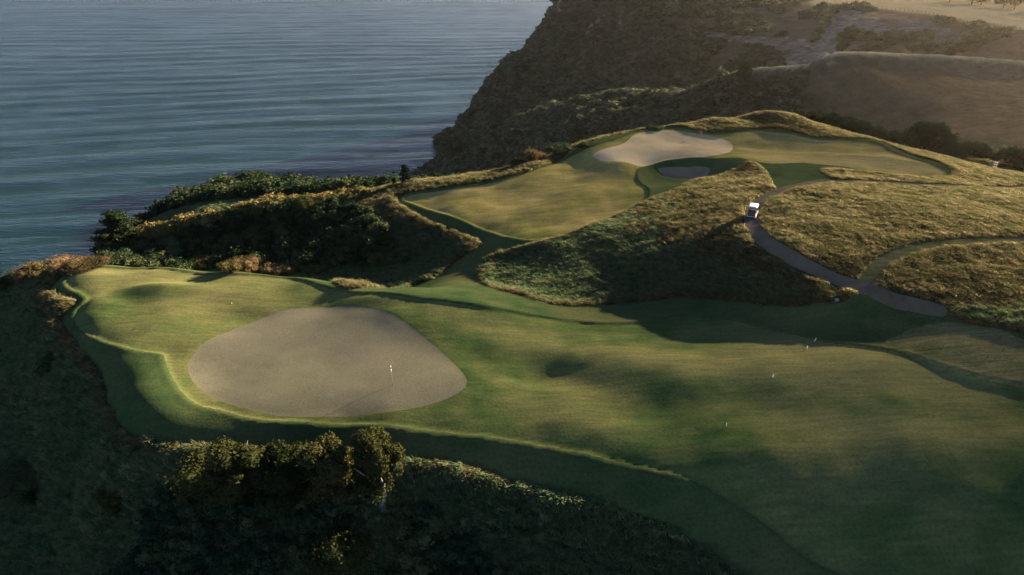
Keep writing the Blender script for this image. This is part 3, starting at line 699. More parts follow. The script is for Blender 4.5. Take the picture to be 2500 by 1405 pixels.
rr = np.random.default_rng(33); ql = lit[rr.integers(0, len(lit), 240)] + rr.normal(0, .55, (240, 2))
put('ridge_scrub', ql, (.9, 2.1), (.9, 1.5), shrubs_lit, 'golden lit low scrub along the crest of the gully ridge', 'scrub', 34)
# scrub low on the left slope and along the foot of the bank in front
def cover(xr, yr, n, seed, cond):
    r = np.random.default_rng(seed); x, y = r.uniform(*xr, n), r.uniform(*yr, n); k = cond(x, y); return np.stack([x[k], y[k]], 1)
qb = cover((-78, 30), (27, 66), 12000, 17, lambda x, y: (NEAR.sample(x, y, sd['mown']) < -2.2) & (vnoise(x / 9, y / 7, 71) + .9 * sstep(-6, -12, NEAR.sample(x, y)) - .6 * sstep(20, -30, -x) > .05) & (x < 14) & ((x > -30 + (y - 45) * .4) | (vnoise(x / 9, y / 7, 71) > .42)))
qb = qb[:3000]
put('bank_scrub', qb, (.5, 1.7), (.8, 1.4), shrubs, 'nearly black scrub down the shaded bank in front', 'scrub', 18)
# scrub on the far faces
gyy, gxx = np.gradient(FAR.Z, FAR.c); SL = np.hypot(gxx, gyy)
def farcond(x, y):
    s = FAR.sample(x, y, SL); z = FAR.sample(x, y); rk = FAR.sample(x, y, rockm); fl = FAR.sample(x, y, fieldm)
    pat = fbm(x / 34, y / 34, 3, 81) + .9 * sstep(120, -60, x) + .35 * sstep(.8, 1.5, s) + .55 * sstep(-25, -60, z) + (y < 385) * (.55 * sstep(135, 95, x) - 2.5 * sstep(120, 150, x))
    return (z > SEA + 1.5) & (fl < .1) & (rk < .3) & (FAR.sample(x, y, cd) > 4.5) & (pat - .12 * sstep(-55, -30, z) * (y > 430) > .30 - .35 * (1 - sstep(60, 160, x)) - .5 * sstep(360, 430, y)) & (y > 190) & ((s > .2) | ((x < 232) & (y > 480)))
qf = cover((-100, 330), (190, 830), 160000, 19, farcond)
put('hillside_scrub', qf[:52000], (.9, 3.9), (.9, 1.6), shrubs_far, 'dark scrub covering the distant ridges and sea cliff', 'scrub', 20)

# long grass
gs = [source('tuft_source', blades_mesh('tuft_source', 16, .42, .30, 1.0, M['blade'], s)) for s in (1, 2, 3)]
gd = [source('green_tuft_source', blades_mesh('green_tuft_source', 16, .42, .30, .9, M['blade_dark'], s)) for s in (4, 5, 6)]
def grass(name, q, seed, hs, sources, label):
    r = np.random.default_rng(seed); n = len(q); z = ground(q[:, 0], q[:, 1])
    rot = np.stack([r.normal(0, .1, n), r.normal(0, .1, n), r.normal(.35, .55, n)], 1)
    h = r.uniform(*hs, n) * (1 + .35 * vnoise(q[:, 0] / 2.4, q[:, 1] / 1.2, seed)); w = r.uniform(.9, 1.4, n)
    return scatter(name, np.stack([q[:, 0], q[:, 1], z], 1), rot, np.stack([w, w, h], 1), r.integers(0, len(sources), n), sources, label, 'grass')
def roughmask(x, y, lo=-.12): return (NEAR.sample(x, y, sd['mown']) < lo) & (NEAR.sample(x, y, sd['path']) < -.25) & (NEAR.sample(x, y, sd['bunker']) < -.3)
u1 = lambda x, y: x / np.maximum(y, 1)
q = cover((-2, 112), (66, 162), 210000, 22, lambda x, y: roughmask(x, y) & (x / y < .86) & (NEAR.sample(x, y) > -9))
low = (NEAR.sample(q[:, 0], q[:, 1]) + vnoise(q[:, 0] / 4, q[:, 1] / 4, 90) * 1.2 < 2.6) & (q[:, 0] < 44) & (q[:, 1] < 108)  # shade on the low flank put into greener blades, sunny top dry
grass('hill_grass', q[low], 35, (.35, .8), gd, 'dark shaded long grass on the hollow side of the rough hill')
q = q[~low]
grass('rough_grass', q, 23, (.35, .8), gs, 'windblown dry rough grass over the hill and the field by the path')
q = cover((-78, -2), (27, 125), 130000, 24, lambda x, y: roughmask(x, y) & (x / y > -.98) & (NEAR.sample(x, y) > -26))
dry = NEAR.sample(q[:, 0], q[:, 1]) + .5 * vnoise(q[:, 0] / 3, q[:, 1] / 3, 91) > -1.3
grass('rim_grass', q[dry], 36, (.5, 1.1), gs, 'pale dry grass along the cliff rim and the back of the plateau')
q = q[~dry]
grass('bank_grass', q, 25, (.7, 1.3), gd, 'long dark green grass on the steep banks on the left')
q = cover((-2, 60), (27, 66), 50000, 26, lambda x, y: roughmask(x, y) & (NEAR.sample(x, y) > -26))
grass('slope_grass', q, 27, (.7, 1.2), gd, 'shaded grass on the slope below the lower fairway')
# ragged fringe where the long grass meets the mown turf
q = cover((-60, 100), (46, 150), 1100000, 28, lambda x, y: (np.abs(NEAR.sample(x, y, sd['mown']) + .3) < .28) & (NEAR.sample(x, y, sd['path']) < -.2))
grass('grass_fringe', q[:12000], 29, (.4, .85), gs, 'pale ragged grass fringe along the mown edge')

# ------------------------------------------------------------------ haze
def haze():
    x0, x1, y0, y1, z0, z1 = -6200, 6200, -900, 9200, SEA - 5.5, 44
    V = np.array([(x, y, z) for z in (z0, z1) for y in (y0, y1) for x in (x0, x1)], float)
    Q = np.array([(0, 2, 3, 1), (4, 5, 7, 6), (0, 1, 5, 4), (2, 6, 7, 3), (0, 4, 6, 2), (1, 3, 7, 5)])
    m, nt, out = new_mat('haze_air')
    v = nt.nodes.new('ShaderNodeVolumePrincipled'); v.inputs['Density'].default_value = HAZE_DENSITY; v.inputs['Anisotropy'].default_value = HAZE_ANISO
    v.inputs['Color'].default_value = (*HAZE_COLOR, 1); nt.links.new(v.outputs[0], out.inputs['Volume'])
    tag(link('haze', mesh_np('haze', V, Q, m, smooth=False, quads=True)), 'thin warm evening haze over the sea and ridges', 'haze', kind='stuff')
haze()
# ------------------------------------------------------------------ tubes, trees and shrubs
def tube(path, radii, n=7):
    path = np.array(path, float); V = []; T = []
    for i, p in enumerate(path):
        d = path[min(i + 1, len(path) - 1)] - path[max(i - 1, 0)]; d /= np.linalg.norm(d) + 1e-9
        a = np.cross(d, (0.31, .9, .2)); a /= np.linalg.norm(a); b = np.cross(d, a)
        for k in range(n):
            t = 2 * math.pi * k / n; V.append(p + radii[i] * (math.cos(t) * a + math.sin(t) * b))
    for i in range(len(path) - 1):
        for k in range(n):
            q = [i * n + k, i * n + (k + 1) % n, (i + 1) * n + (k + 1) % n, (i + 1) * n + k]; T += [(q[0], q[1], q[2]), (q[0], q[2], q[3])]
    c = len(V); V.append(path[-1]); 
    for k in range(n): T.append(((len(path) - 1) * n + k, (len(path) - 1) * n + (k + 1) % n, c))
    c = len(V); V.append(path[0])
    for k in range(n): T.append((k, c, (k + 1) % n))
    return np.array(V), np.array(T)

def join(parts):
    V = []; T = []; b = 0
    for v, t in parts: V.append(np.asarray(v, float)); T.append(np.asarray(t) + b); b += len(v)
    return np.concatenate(V), np.concatenate(T)

def box(x0, x1, y0, y1, z0, z1):
    V = np.array([(x, y, z) for z in (z0, z1) for y in (y0, y1) for x in (x0, x1)], float)
    Q = [(0, 2, 3, 1), (4, 5, 7, 6), (0, 1, 5, 4), (2, 6, 7, 3), (0, 4, 6, 2), (1, 3, 7, 5)]
    return V, np.array([t for q in Q for t in ((q[0], q[1], q[2]), (q[0], q[2], q[3]))])

def part(name, vt, mat, parent, smooth=True, loc=(0, 0, 0)):
    o = link(name, mesh_np(name, vt[0], vt[1], mat, smooth=smooth), parent); o.location = loc; return o

def trunk_parts(h, w, seed, lean=0.0, spread=.5, n=5):
    r = np.random.default_rng(seed); top = np.array([lean * h, 0, h * .72]); tr = [tube([(0, 0, -.4), (lean * h * .2, .02 * h, h * .25), (lean * h * .55, -.02 * h, h * .5), top], [.045 * h, .036 * h, .026 * h, .01 * h])]
    for k in range(n):
        a = 6.28 * k / n + r.uniform(-.4, .4); s = r.uniform(.18, .42) * h; b = np.array([lean * s * 1.0, 0, s])
        e = np.array([math.cos(a) * w * spread * .8, math.sin(a) * w * spread * .8, min(h * .82, s + h * r.uniform(.2, .4))])
        m = (b + e) / 2 + np.array([0, 0, -.03 * h]); tr.append(tube([b, m, e], [.02 * h, .014 * h, .004 * h], 5))
    return join(tr)

def broad_lobes(h, w, seed, n=22, low=.25):
    r = np.random.default_rng(seed); L = []
    for k in range(n):
        a = r.uniform(0, 6.28); q = math.sqrt(r.uniform(0, 1)); zz = r.uniform(low, .86)
        env = math.sqrt(max(0, 1 - ((zz - .42) / .55) ** 2)); d = q * w * .42 * env; s = r.uniform(.09, .20)
        L.append((d * math.cos(a), d * math.sin(a), zz * h, w * s, w * s, min(w, h) * s * .8))
    L.append((0, 0, .5 * h, w * .28, w * .28, h * .3)); return L

def dome_lobes(h, w, seed, n=46):
    r = np.random.default_rng(seed); L = [(0, 0, .42 * h, w * .34, w * .34, h * .36)]
    for k in range(n):
        a = r.uniform(0, 6.28); u = r.uniform(.05, 1); s = r.uniform(.08, .15); el = u ** .8 * 1.5
        L.append((w * .40 * math.cos(el) ** .8 * math.cos(a), w * .40 * math.cos(el) ** .8 * math.sin(a), h * (.28 + .56 * math.sin(el)), w * s, w * s, w * s * .8))
    return L

def conifer_lobes(h, w, seed, n=26):
    r = np.random.default_rng(seed); L = []
    for k in range(n):
        zz = .12 + .82 * k / n; rad = w * .5 * (1 - zz) ** .7 * r.uniform(.45, 1.05); a = k * 2.4 + r.uniform(-.3, .3)
        L.append((rad * math.cos(a), rad * math.sin(a), h * (zz + .05 * rad / w), w * .17, w * .13, h * .055))
        L.append((rad * .5 * math.cos(a), rad * .5 * math.sin(a), h * zz, w * .14, w * .14, h * .06))
    L.append((0, 0, .9 * h, w * .07, w * .07, h * .11)); return L

def near_hit(px, py):
    d = ray(px, py); t = np.arange(40, 175, .2); x, y, z = d[0] * t, d[1] * t, H + d[2] * t
    m = NEAR.inside(x, y); g = np.where(m, NEAR.sample(x, y), -200.0); k = np.argmax(z < g)
    if not z[k] < g[k]: k = np.argmin(z - g)
    return x[k], y[k]

def plant(name, at, h, w, style, label, cat, seed, group=None, leaf=None, n=None, lean=0.0, sink=.1):
    x, y = at; z = float(ground(x, y)); root = empty(name, (x, y, z - sink), 0)
    mat, bark = {'dark': (M['leaf'], M['bark']), 'olive': (M['leaf_olive'], M['bark']), 'shade': (M['leaf_pine'], M['bark']), 'pine': (M['leaf_pine'], M['bark']), 'gold': (M['leaf_gold'], M['bark']), 'dry': (M['leaf_dry'], M['bark']), 'far': (M['leaf_far'], M['bark']), 'pale': (M['leaf_gold'], M['bark_pale'])}[style]
    if style == 'pine': lobes = conifer_lobes(h, w, seed)
    elif style == 'shade': lobes = dome_lobes(h, w, seed)
    elif cat == 'tree': lobes = broad_lobes(h, w, seed, low=.3 if style != 'pale' else .35)
    else: lobes = bush_lobes(seed, 9, w, h)
    leaf = leaf or max(.07, .022 * max(h, w)); n = n or int(min(9000, 260 + 95 * (w * w + w * h) / (leaf * leaf) * .0105))
    link('crown' if cat == 'tree' else 'foliage', crown_mesh('crown', lobes, int(n * 1.3), leaf, seed, mat, shell=.45, corek=.78 if cat == 'tree' and style != 'pine' else .66), root)
    vt = trunk_parts(h * .9, w, seed, lean) if cat == 'tree' else trunk_parts(h * .6, w * .7, seed, 0, .5, 4)
    part('trunk' if cat == 'tree' else 'stem', vt, bark, root)
    return tag(root, label, cat, group)

plant('conifer_tree', near_hit(298, 606), 6.6, 8.2, 'pine', 'dark spreading conifer leaning over the sea at the gully mouth', 'tree', 101, leaf=.15, n=6000)
for (px, py, h, w, st, cat, lb, sd_) in [
    (990,447,3.3,2.7,'pine','tree','dark conical tree on the rim, tallest of the three against the sea',111),
    (938,458,2.0,2.2,'dark','tree','small round dark tree on the rim at the seaward end of the three',112),
    (963,449,1.5,1.3,'pine','tree','tiny dark tree between the two larger rim trees',113),
    (763,476,1.6,1.6,'dark','tree','lone little dark tree on the crest right of the scrubby spur',114),
    (747,520,3.0,3.2,'gold','bush','tall golden lit bush at the top of the gully scrub',115),
    (476,480,2.6,2.6,'dark','bush','dark bush poking above the seaward slope of the spur',116),
    (642,447,2.8,3.2,'dark','bush','dark bush crowning the highest point of the spur',117),
    (858,482,1.4,1.8,'dry','bush','brown bush on the cliff rim beside the gully head',118),
    (892,476,1.3,2.0,'dark','bush','low dark bush on the cliff rim at the gully head',119),
    (496,653,1.7,2.7,'gold','bush','olive bush behind the rim above the left fairway lobe',120),
    (600,664,2.3,3.0,'dry','bush','largest russet bush behind the rim of the lower plateau',121),
    (562,664,1.4,1.8,'gold','bush','small yellow bush beside the large russet one on the rim',122),
    (653,668,1.4,2.0,'dry','bush','round russet bush just right of the largest one on the rim',123),
    (693,671,1.3,1.8,'dry','bush','smallest russet bush at the right end of the russet clump',124),
    (776,668,1.3,1.1,'gold','bush','narrow olive bush, seaward one of a pair on the rim',125),
    (800,669,1.4,1.1,'gold','bush','narrow olive bush, inland one of a pair on the rim',126),
    (25,700,2.0,3.4,'dark','bush','dark bush at the frame edge on the left rim',127),
    (75,680,2.4,2.6,'dry','bush','rounded brown bush on the left rim against the sea',128),
    (130,672,2.2,2.8,'gold','bush','olive bush on the left rim beside the brown one',129),
    (165,662,2.0,2.8,'dry','bush','sandy brown bush on the left rim near the lawn corner',130),
    (215,652,1.1,3.4,'dry','bush','low tawny bush at the back corner of the left lawn',131),
    (1300,392,2.4,1.8,'dry','bush','upright pale bush on the rim, taller of the bare pair',132),
    (1318,388,1.9,1.5,'dry','bush','upright pale bush on the rim, shorter of the bare pair',133),
    (1266,400,1.4,1.8,'gold','bush','small olive bush on the sandy rim patch',134),
    (1370,376,1.9,3.4,'dark','bush','dark spreading bush on the rim behind the upper tongue',135),
    (1424,362,1.2,1.3,'gold','bush','small bush on the rim close to the upper green',136),
    (1596,316,.8,2.2,'dark','bush','flat dark bush on the crest behind the upper green',137),
    (2050,462-40,.5,1.2,'gold','bush','tiny tuft of bush at the start of the rough strip above the path',147)]:
    plant('shrub' if cat == 'bush' else 'tree', near_hit(px, py), h, w, st, lb, cat, sd_)
def plant_top(px, py_top, t, w, name, style, label, cat, seed, group=None):
    d = ray(px, py_top) * t; x, y, zt = d[0], d[1], H + d[2]
    return plant(name, (x, y), max(1.6, (zt - float(ground(x, y))) * 1.06), w * 1.15, style, label, cat, seed, group)
for px, top, t, w, st, cat, lb, sd_ in [
    (2225,320,158,4.0,'shade','bush','dark bush between the shrub belt and the big round tree',140),
    (2276,299,163,11.5,'shade','tree','big round dark tree behind the end of the upper fairway',141),
    (2325,362,152,5.6,'shade','bush','broad low bush in front of the big round tree',142),
    (2384,354,164,7.4,'shade','tree','medium dark tree between the big round tree and the rails',143),
    (2378,394,150,2.6,'gold','bush','small olive bush at the foot of the medium dark tree',144),
    (2488,366,150,8.4,'shade','tree','dark tree at the frame edge beside the bare earth track',145),
    (2440,362,185,7.0,'far','bush','hazy low thicket behind the pale rails',146)]:
    plant_top(px, top, t, w, 'shrub' if cat == 'bush' else 'tree', st, lb, cat, sd_)
belt = [(1955,268,150),(1990,272,150),(2022,280,150),(2056,288,150),(2086,298,150),(2118,308,151),(2150,318,152),(2180,326,153),(2205,334,154),(2000,262,156),(2040,270,156),(2076,280,156),(2112,290,157),(2148,304,158),(2185,318,159)]
for k, (px, top, t) in enumerate(belt):
    plant_top(px, top - 4, t, 4.4, 'shrub', 'shade', '%s bush from the knoll in the %s row of the dark belt' % (['first','second','third','fourth','fifth','sixth','seventh','eighth','ninth'][k if k < 9 else k - 9], 'front' if k < 9 else 'rear'), 'bush', 200 + k, 'bushes in the belt behind the knoll')
plant('tree', hit(1100, 398), 20, 22, 'far', 'large dark tree hanging over the sea at the foot of the far cliff', 'tree', 301, leaf=.5, n=2600)
plant('tree', hit(1352, 52), 9, 10, 'far', 'tiny lone tree standing out from the far cliff edge against the sea', 'tree', 302, leaf=.4, n=900)
plant('tree', hit(1815, 190), 7, 7.5, 'far', 'round tree on the lit crest of the middle ridge', 'tree', 303, leaf=.28, n=1800)
for k, (px, py, h, lb) in enumerate([(2318,7,11,'seaward end tree of the dark row along the far pale field'),(2372,11,13,'second tree of the dark row along the far pale field'),(2395,13,10,'third tree of the dark row, touching the second one'),(2450,20,13,'fourth tree of the dark row along the far pale field'),(2476,24,12,'fifth tree of the dark row, near the corner of the photo'),(2540,30,14,None),(2620,44,14,None),(2700,60,14,None)]):
    plant('tree', tuple(at_z(px, py, -3.4)), h, h * 1.0, 'far', lb or 'dark shelter tree farther inland past the far pale field', 'tree', 310 + k, 'shelter trees by the far field', leaf=.5, n=2400)

# trees on the bank in front
def by_world(x, y): return (x, y)
plant('tree', (-21.2, 45.9), 7.1, 5.8, 'olive', 'leafy bank tree at the seaward end of the four, highest of its side', 'tree', 401, leaf=.11, n=13000)
plant('shrub', (-24.2, 47.0), 2.9, 3.6, 'olive', 'low leafy bush at the seaward foot of the bank trees', 'bush', 409, leaf=.1, n=4000)
plant('tree', (-17.4, 45.5), 5.9, 5.8, 'olive', 'low leafy bank tree second from the seaward end', 'tree', 402, leaf=.11, n=12000)
plant('tree', (-14.0, 45.4), 6.6, 5.2, 'olive', 'bushy bank tree beside the tallest one with pale limbs', 'tree', 408, leaf=.11, n=12000)
plant('tree', (-10.2, 45.2), 8.0, 4.6, 'pale', 'tallest bank tree with pale twisted limbs and its side lit orange', 'tree', 403, leaf=.10, n=14000, lean=.08)
plant('shrub', near_hit(815, 1385), 3.6, 3.6, 'gold', 'yellow green shrub at the lower frame edge below the bank trees', 'bush', 404, leaf=.10, n=3500)
plant('shrub', near_hit(275, 1242), 1.7, 2.2, 'gold', 'small yellow green shrub alone on the dark bank', 'bush', 405, leaf=.09, n=1500)
plant('shrub', near_hit(60, 1185), 2.0, 4.2, 'dark', 'dark mounded shrub on the grassy slope at the left edge', 'bush', 406)
plant('shrub', near_hit(90, 1215), .9, 2.0, 'gold', 'bright green low shrub in front of the dark mounded one', 'bush', 407)
for k, (x, y, h) in enumerate([(52,53,12),(58,57,13),(64,60,13),(54,47,12),(60,50,13),(70,64,14),(66,52,13),(50,42,12),(48,37,12),(56,40,13),(50,31,12),(62,43,13),(46,46.5,10)]):  # unseen trees added to darken the near slope by blocking sun and sky
    plant('tree', (x, y), h, 7.5, 'dark', 'tall dark unseen tree added to shade the lower fairway slope', 'tree', 420 + k, 'unseen trees added to shade the lower fairway slope', leaf=.3, n=2500)

# ------------------------------------------------------------------ flags, markers, stakes
M['white'] = plain('white_paint', (.66, .65, .60), .5, 0, .1, 20)
M['roof_grey'] = plain('cart_roof', (.44, .42, .40), .6, 0, .1, 20)
M['black'] = plain('black_paint', (.02, .02, .02), .5, 0, .2, 20)
M['red'] = plain('dark_red_cloth', (.16, .02, .02), .9, 0, .2, 20)
M['wood'] = plain('dark_wood', (.05, .035, .025), .9, 0, .5, 12)
M['cream'] = plain('weathered_pale_wood', (.15, .13, .105), .9, 0, .4, 6)

def cyl(r, z0, z1, n=10, r2=None): return tube([(0, 0, z0), (0, 0, z1)], [r, r2 or r], n)
def flag(at, label, flagmat, h=2.15, bands=True, rolled=True):
    x, y = at; z = float(ground(x, y)); root = empty('flagstick', (x, y, z), 0); root.rotation_euler = (0, R(-2), 0)
    part('pole', cyl(.02, -.1, h - .75 if bands else h), M['cream'], root)
    if bands:
        for k, (a, b, m) in enumerate([(h - .75, h - .45, 'white'), (h - .45, h - .3, 'black'), (h - .3, h - .12, 'white'), (h - .12, h, 'black')]):
            part('band', cyl(.042 if k else .034, a, b), M[m], root)
    if not rolled:
        n = 8; V = []; T = []
        for i in range(n):
            for j in range(4):
                u = i / (n - 1); V.append((-.03 - u * .5, .05 * math.sin(u * 7 + j), h - .05 - j * .11 - u * .06))
        for i in range(n - 1):
            for j in range(3):
                q = (i * 4 + j, i * 4 + j + 1, i * 4 + j + 5, i * 4 + j + 4); T += [(q[0], q[1], q[2]), (q[0], q[2], q[3])]
        V = np.array(V); V2 = V + (0, .008, 0); T = np.array(T); k = len(V)
        part('flag', (np.concatenate([V, V2]), np.concatenate([T, T[:, ::-1] + k])), M[flagmat], root)
    part('cup', tube([(0, 0, -.02), (0, 0, .012)], [.075, .07], 14), M['black'], root)
    return tag(root, label, 'flagstick')
flag(near_hit(959, 941), 'thin flagstick with black and white bands on the large lower green', 'white')
flag(near_hit(1712, 338), 'small flagstick with a dark red flag on the upper green', 'red', 1.3, False, False)
def marker(at, h, r, mat, label, group, name='marker_post', cat='post', tilt=(0, 0)):
    r = r * .48; h = h * .8
    x, y = at; z = float(ground(x, y))
    o = part(name, tube([(0, 0, -.1), (0, 0, h * .85), (0, 0, h * .97), (0, 0, h)], [r, r, r * .8, r * .35], 10), M[mat], None, loc=(x, y, z)); o.rotation_euler = (tilt[0], tilt[1], 0)
    return tag(o, label, cat, group)
marker(near_hit(1988, 834), .52, .075, 'white', 'tilted white post at the dark mown edge, farthest of the white posts', 'white posts on the lower fairway', tilt=(0, .35))
marker(near_hit(1970, 853), .42, .07, 'white', 'white post just below the tilted one on the fairway', 'white posts on the lower fairway')
marker(near_hit(1886, 923), .42, .07, 'white', 'white post with a long thin shadow in mid fairway', 'white posts on the lower fairway', tilt=(0, .15))
marker(near_hit(1773, 1043), .40, .065, 'white', 'white post nearest the dark bank on the lower fairway', 'white posts on the lower fairway')
marker(near_hit(2439, 832), .55, .07, 'wood', 'dark stake in the rough strip nearest the cart path field', 'dark stakes in the rough strip', 'stake', 'stake')
marker(near_hit(2447, 860), .5, .07, 'wood', 'dark stake in the rough strip, middle one of three', 'dark stakes in the rough strip', 'stake', 'stake')
marker(near_hit(2410, 876), .5, .07, 'wood', 'dark stake in the rough strip closest to the mown edge', 'dark stakes in the rough strip', 'stake', 'stake')
def rock(name, at, s, mat, label, cat, seed, squash=.6):
    V, T = core([(0, 0, 0, s, s, s * squash)], 1.0); 
    # one round of subdivision, then roughen
    E = {}; V = list(map(tuple, V)); T2 = []
    def mid(a, b):
        k = (min(a, b), max(a, b))
        if k not in E: 
            m = (np.array(V[a]) + np.array(V[b])) / 2; m = m / np.linalg.norm(m / np.array([s, s, s * squash])) ; E[k] = len(V); V.append(tuple(m))
        return E[k]
    for a, b, c in T:
        ab, bc, ca_ = mid(a, b), mid(b, c), mid(c, a); T2 += [(a, ab, ca_), (ab, b, bc), (ca_, bc, c), (ab, bc, ca_)]
    V = np.array(V); r = np.random.default_rng(seed); V *= r.uniform(.86, 1.12, (len(V), 1)) if name == 'rock' else 1
    x, y = at; o = part(name, (V, np.array(T2)), M[mat], None, smooth=name != 'rock', loc=(x, y, float(ground(x, y)) + s * squash * .7)); return tag(o, label, cat)
M['stone'] = plain('pale_stone', (.42, .40, .36), .9, 0, .5, 5)
rock('rock', near_hit(2042, 738), .32, 'stone', 'single pale rock at the lower edge of the rough hill', 'rock', 5)
rock('golf_ball', near_hit(566, 744), .055, 'white', 'white ball lying on the fairway above the large green', 'ball', 6, 1.0)

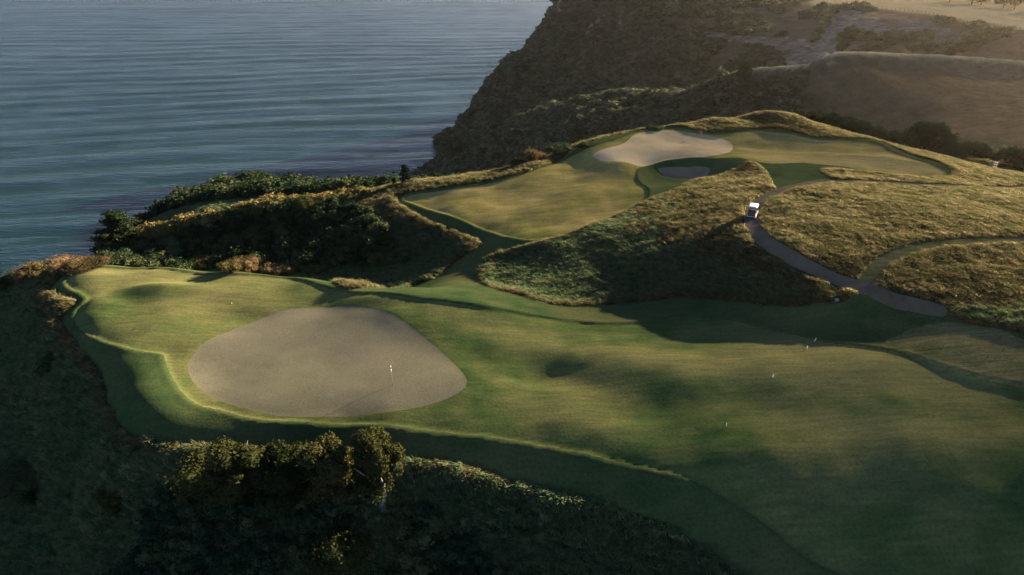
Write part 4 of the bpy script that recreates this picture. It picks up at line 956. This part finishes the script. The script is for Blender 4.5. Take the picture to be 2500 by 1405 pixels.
# ------------------------------------------------------------------ golf cart
def golf_cart():
    x, y = near_hit(1836, 531); x2, y2 = near_hit(1852, 500); z = float(ground(x, y)); z2 = float(ground(x2, y2))
    root = empty('golf_cart', (x, y, z + .03), math.atan2(y2 - y, x2 - x) - math.pi / 2)
    root.rotation_mode = 'XYZ'; root.rotation_euler = (math.atan2(z2 - z, math.hypot(x2 - x, y2 - y)), 0, math.atan2(y2 - y, x2 - x) - math.pi / 2)
    body_w = .60
    prof = [(-1.12, .34), (-1.15, .62), (-1.0, .74), (-.30, .78), (-.26, .40), (.42, .36), (.56, .78), (.78, .84), (1.12, .62), (1.18, .36), (1.10, .24), (-1.0, .24)]
    n = len(prof); V = [(s * body_w * (1 if 0 < k < 11 else .96), a, b) for s in (-1, 1) for k, (a, b) in enumerate(prof)]
    T = [(k, (k + 1) % n, n + (k + 1) % n) for k in range(n)] + [(k, n + (k + 1) % n, n + k) for k in range(n)]
    import mathutils.geometry as mg
    from mathutils import Vector
    tri = mg.tessellate_polygon([[Vector((0, a, b)) for a, b in prof]])
    T += [(a, b, c) for a, b, c in tri] + [(a + n, c + n, b + n) for a, b, c in tri]
    body = part('body', (np.array(V, float), np.array(T)), M['stone'], root, False); md = body.modifiers.new('bevel', 'BEVEL'); md.width = .03; md.segments = 2
    # roof: shallow crowned slab
    nx, ny = 9, 9; V = []
    for lay in (0, 1):
        for j in range(ny):
            for i in range(nx):
                u, v = i / (nx - 1) * 2 - 1, j / (ny - 1) * 2 - 1
                e = 1 - .10 * (abs(u) ** 6 * abs(v) ** 6); V.append((u * .62 * e, -.12 + v * .92 * e, 1.80 + .06 * (1 - u ** 4) * (1 - v ** 4) - (0 if lay else .05)))
    T = []; m = nx * ny
    for j in range(ny - 1):
        for i in range(nx - 1):
            a = j * nx + i; q = (a, a + 1, a + nx + 1, a + nx); T += [(q[0], q[2], q[1]), (q[0], q[3], q[2]), (q[0] + m, q[1] + m, q[2] + m), (q[0] + m, q[2] + m, q[3] + m)]
    ring = [i for i in range(nx)] + [j * nx + nx - 1 for j in range(1, ny)] + [(ny - 1) * nx + i for i in range(nx - 2, -1, -1)] + [j * nx for j in range(ny - 2, 0, -1)]
    for a, b in zip(ring, ring[1:] + ring[:1]): T += [(a, b, b + m), (a, b + m, a + m)]
    part('roof', (np.array(V), np.array(T)), M['roof_grey'], root)
    for sx in (-1, 1):
        part('roof_post', tube([(sx * .55, .62, .8), (sx * .54, .48, 1.78)], [.022, .022]), M['black'], root)
        part('roof_post', tube([(sx * .55, -.92, .7), (sx * .54, -.88, 1.78)], [.022, .022]), M['black'], root)
    part('seat', box(-.54, .54, -.62, -.12, .77, .92), M['black'], root, False)
    part('backrest', box(-.54, .54, -.74, -.62, .85, 1.32), M['black'], root, False)
    part('bag_well', join([box(-.52, .52, -1.22, -.80, .50, .56), box(-.52, .52, -1.24, -1.19, .5, 1.0), box(-.52, -.48, -1.22, -.8, .5, .95), box(.48, .52, -1.22, -.8, .5, .95)]), M['black'], root, False)
    part('bumper', tube([(-.56, -1.24, .36), (.56, -1.24, .36)], [.05, .05]), M['black'], root)
    m, nt, out = new_mat('clear_screen'); g = nt.nodes.new('ShaderNodeBsdfGlass'); g.inputs['Roughness'].default_value = .02; g.inputs['IOR'].default_value = 1.1; nt.links.new(g.outputs[0], out.inputs[0])
    part('windscreen', (np.array([(-.52, .63, .84), (.52, .63, .84), (.51, .49, 1.74), (-.51, .49, 1.74), (-.52, .64, .84), (.52, .64, .84), (.51, .50, 1.74), (-.51, .50, 1.74)]), np.array([(0, 1, 2), (0, 2, 3), (4, 6, 5), (4, 7, 6)])), m, root, False)
    sw = part('steering_wheel', tube([(-.28 + .17 * math.cos(a), .22 + .05 * math.sin(a), 1.02 + .16 * math.sin(a)) for a in np.linspace(0, 6.28, 17)], [.016] * 17, 6), M['black'], root)
    wheel = None
    for sx, sy in ((-1, -.78), (1, -.78), (-1, .80), (1, .80)):
        w = part('wheel', tube([(-.09, 0, 0), (-.085, 0, 0), (.085, 0, 0), (.09, 0, 0)], [.17, .225, .225, .17], 18), M['black'], root, loc=(sx * .53, sy, .225))
        part('rim', tube([(-.012, 0, 0), (.012, 0, 0)], [.12, .11], 14), M['stone'], w, loc=(sx * .09, 0, 0))
    for sx in (-1, 1):
        part('tail_light', box(sx * .47 - .05, sx * .47 + .05, -1.175, -1.15, .55, .61), M['red'], root, False)
    root.scale = (.88, .88, .88)
    return tag(root, 'white roofed golf cart driving away up the cart path', 'golf cart')
golf_cart()

# ------------------------------------------------------------------ fences
def cliff_fence():
    pix = [(2035,13),(2100,23),(2200,33),(2300,45),(2400,61),(2500,79),(2600,98)]
    w = smooth_poly([at_z(px, py, -2.6 - (px - 2035) / 465 * 1.4) + np.array([4, 5]) for px, py in pix], False, 12)
    L = np.concatenate([[0], np.cumsum(np.hypot(*np.diff(w, axis=0).T))]); s = np.arange(0, L[-1], 3.2)
    x = np.interp(s, L, w[:, 0]); y = np.interp(s, L, w[:, 1]); z = ground(x, y)
    root = empty('post_fence', (x[0], y[0], z[0])); me = None
    for a, b, c in zip(x, y, z):
        if me is None:
            o = part('post', cyl(.13, -.3, 1.3, 6), M['wood'], root); me = o.data
        else: o = link('post', me, root)
        o.location = (a - x[0], b - y[0], c - z[0])
    pts = np.stack([x - x[0], y - y[0], z - z[0]], 1)
    for h in (.5, .85, 1.15): part('wire', tube(pts + (0, 0, h), [.02] * len(pts), 4), M['stone'], root)
    tag(root, 'long fence of dark posts along the top of the far cliff', 'fence')
cliff_fence()
def rail_fence():
    x0, y0 = near_hit(2415, 412); x1, y1 = near_hit(2460, 390); 
    if math.hypot(x1 - x0, y1 - y0) > 12: x1, y1 = x0 + 6, y0 + 7
    z0, z1 = float(ground(x0, y0)), float(ground(x1, y1)); root = empty('rail_fence', (x0, y0, z0))
    for k in range(4):
        f = k / 3; part('post', box(-.08, .08, -.08, .08, -.3, 1.45), M['cream'], root, False, ((x1 - x0) * f, (y1 - y0) * f, (z1 - z0) * f))
    for h in (.45, .9, 1.32):
        part('rail', tube([(0, 0, h), (x1 - x0, y1 - y0, z1 - z0 + h)], [.05, .05], 6), M['cream'], root)
    tag(root, 'short pale rail fence beside the bare earth track', 'fence')
rail_fence()
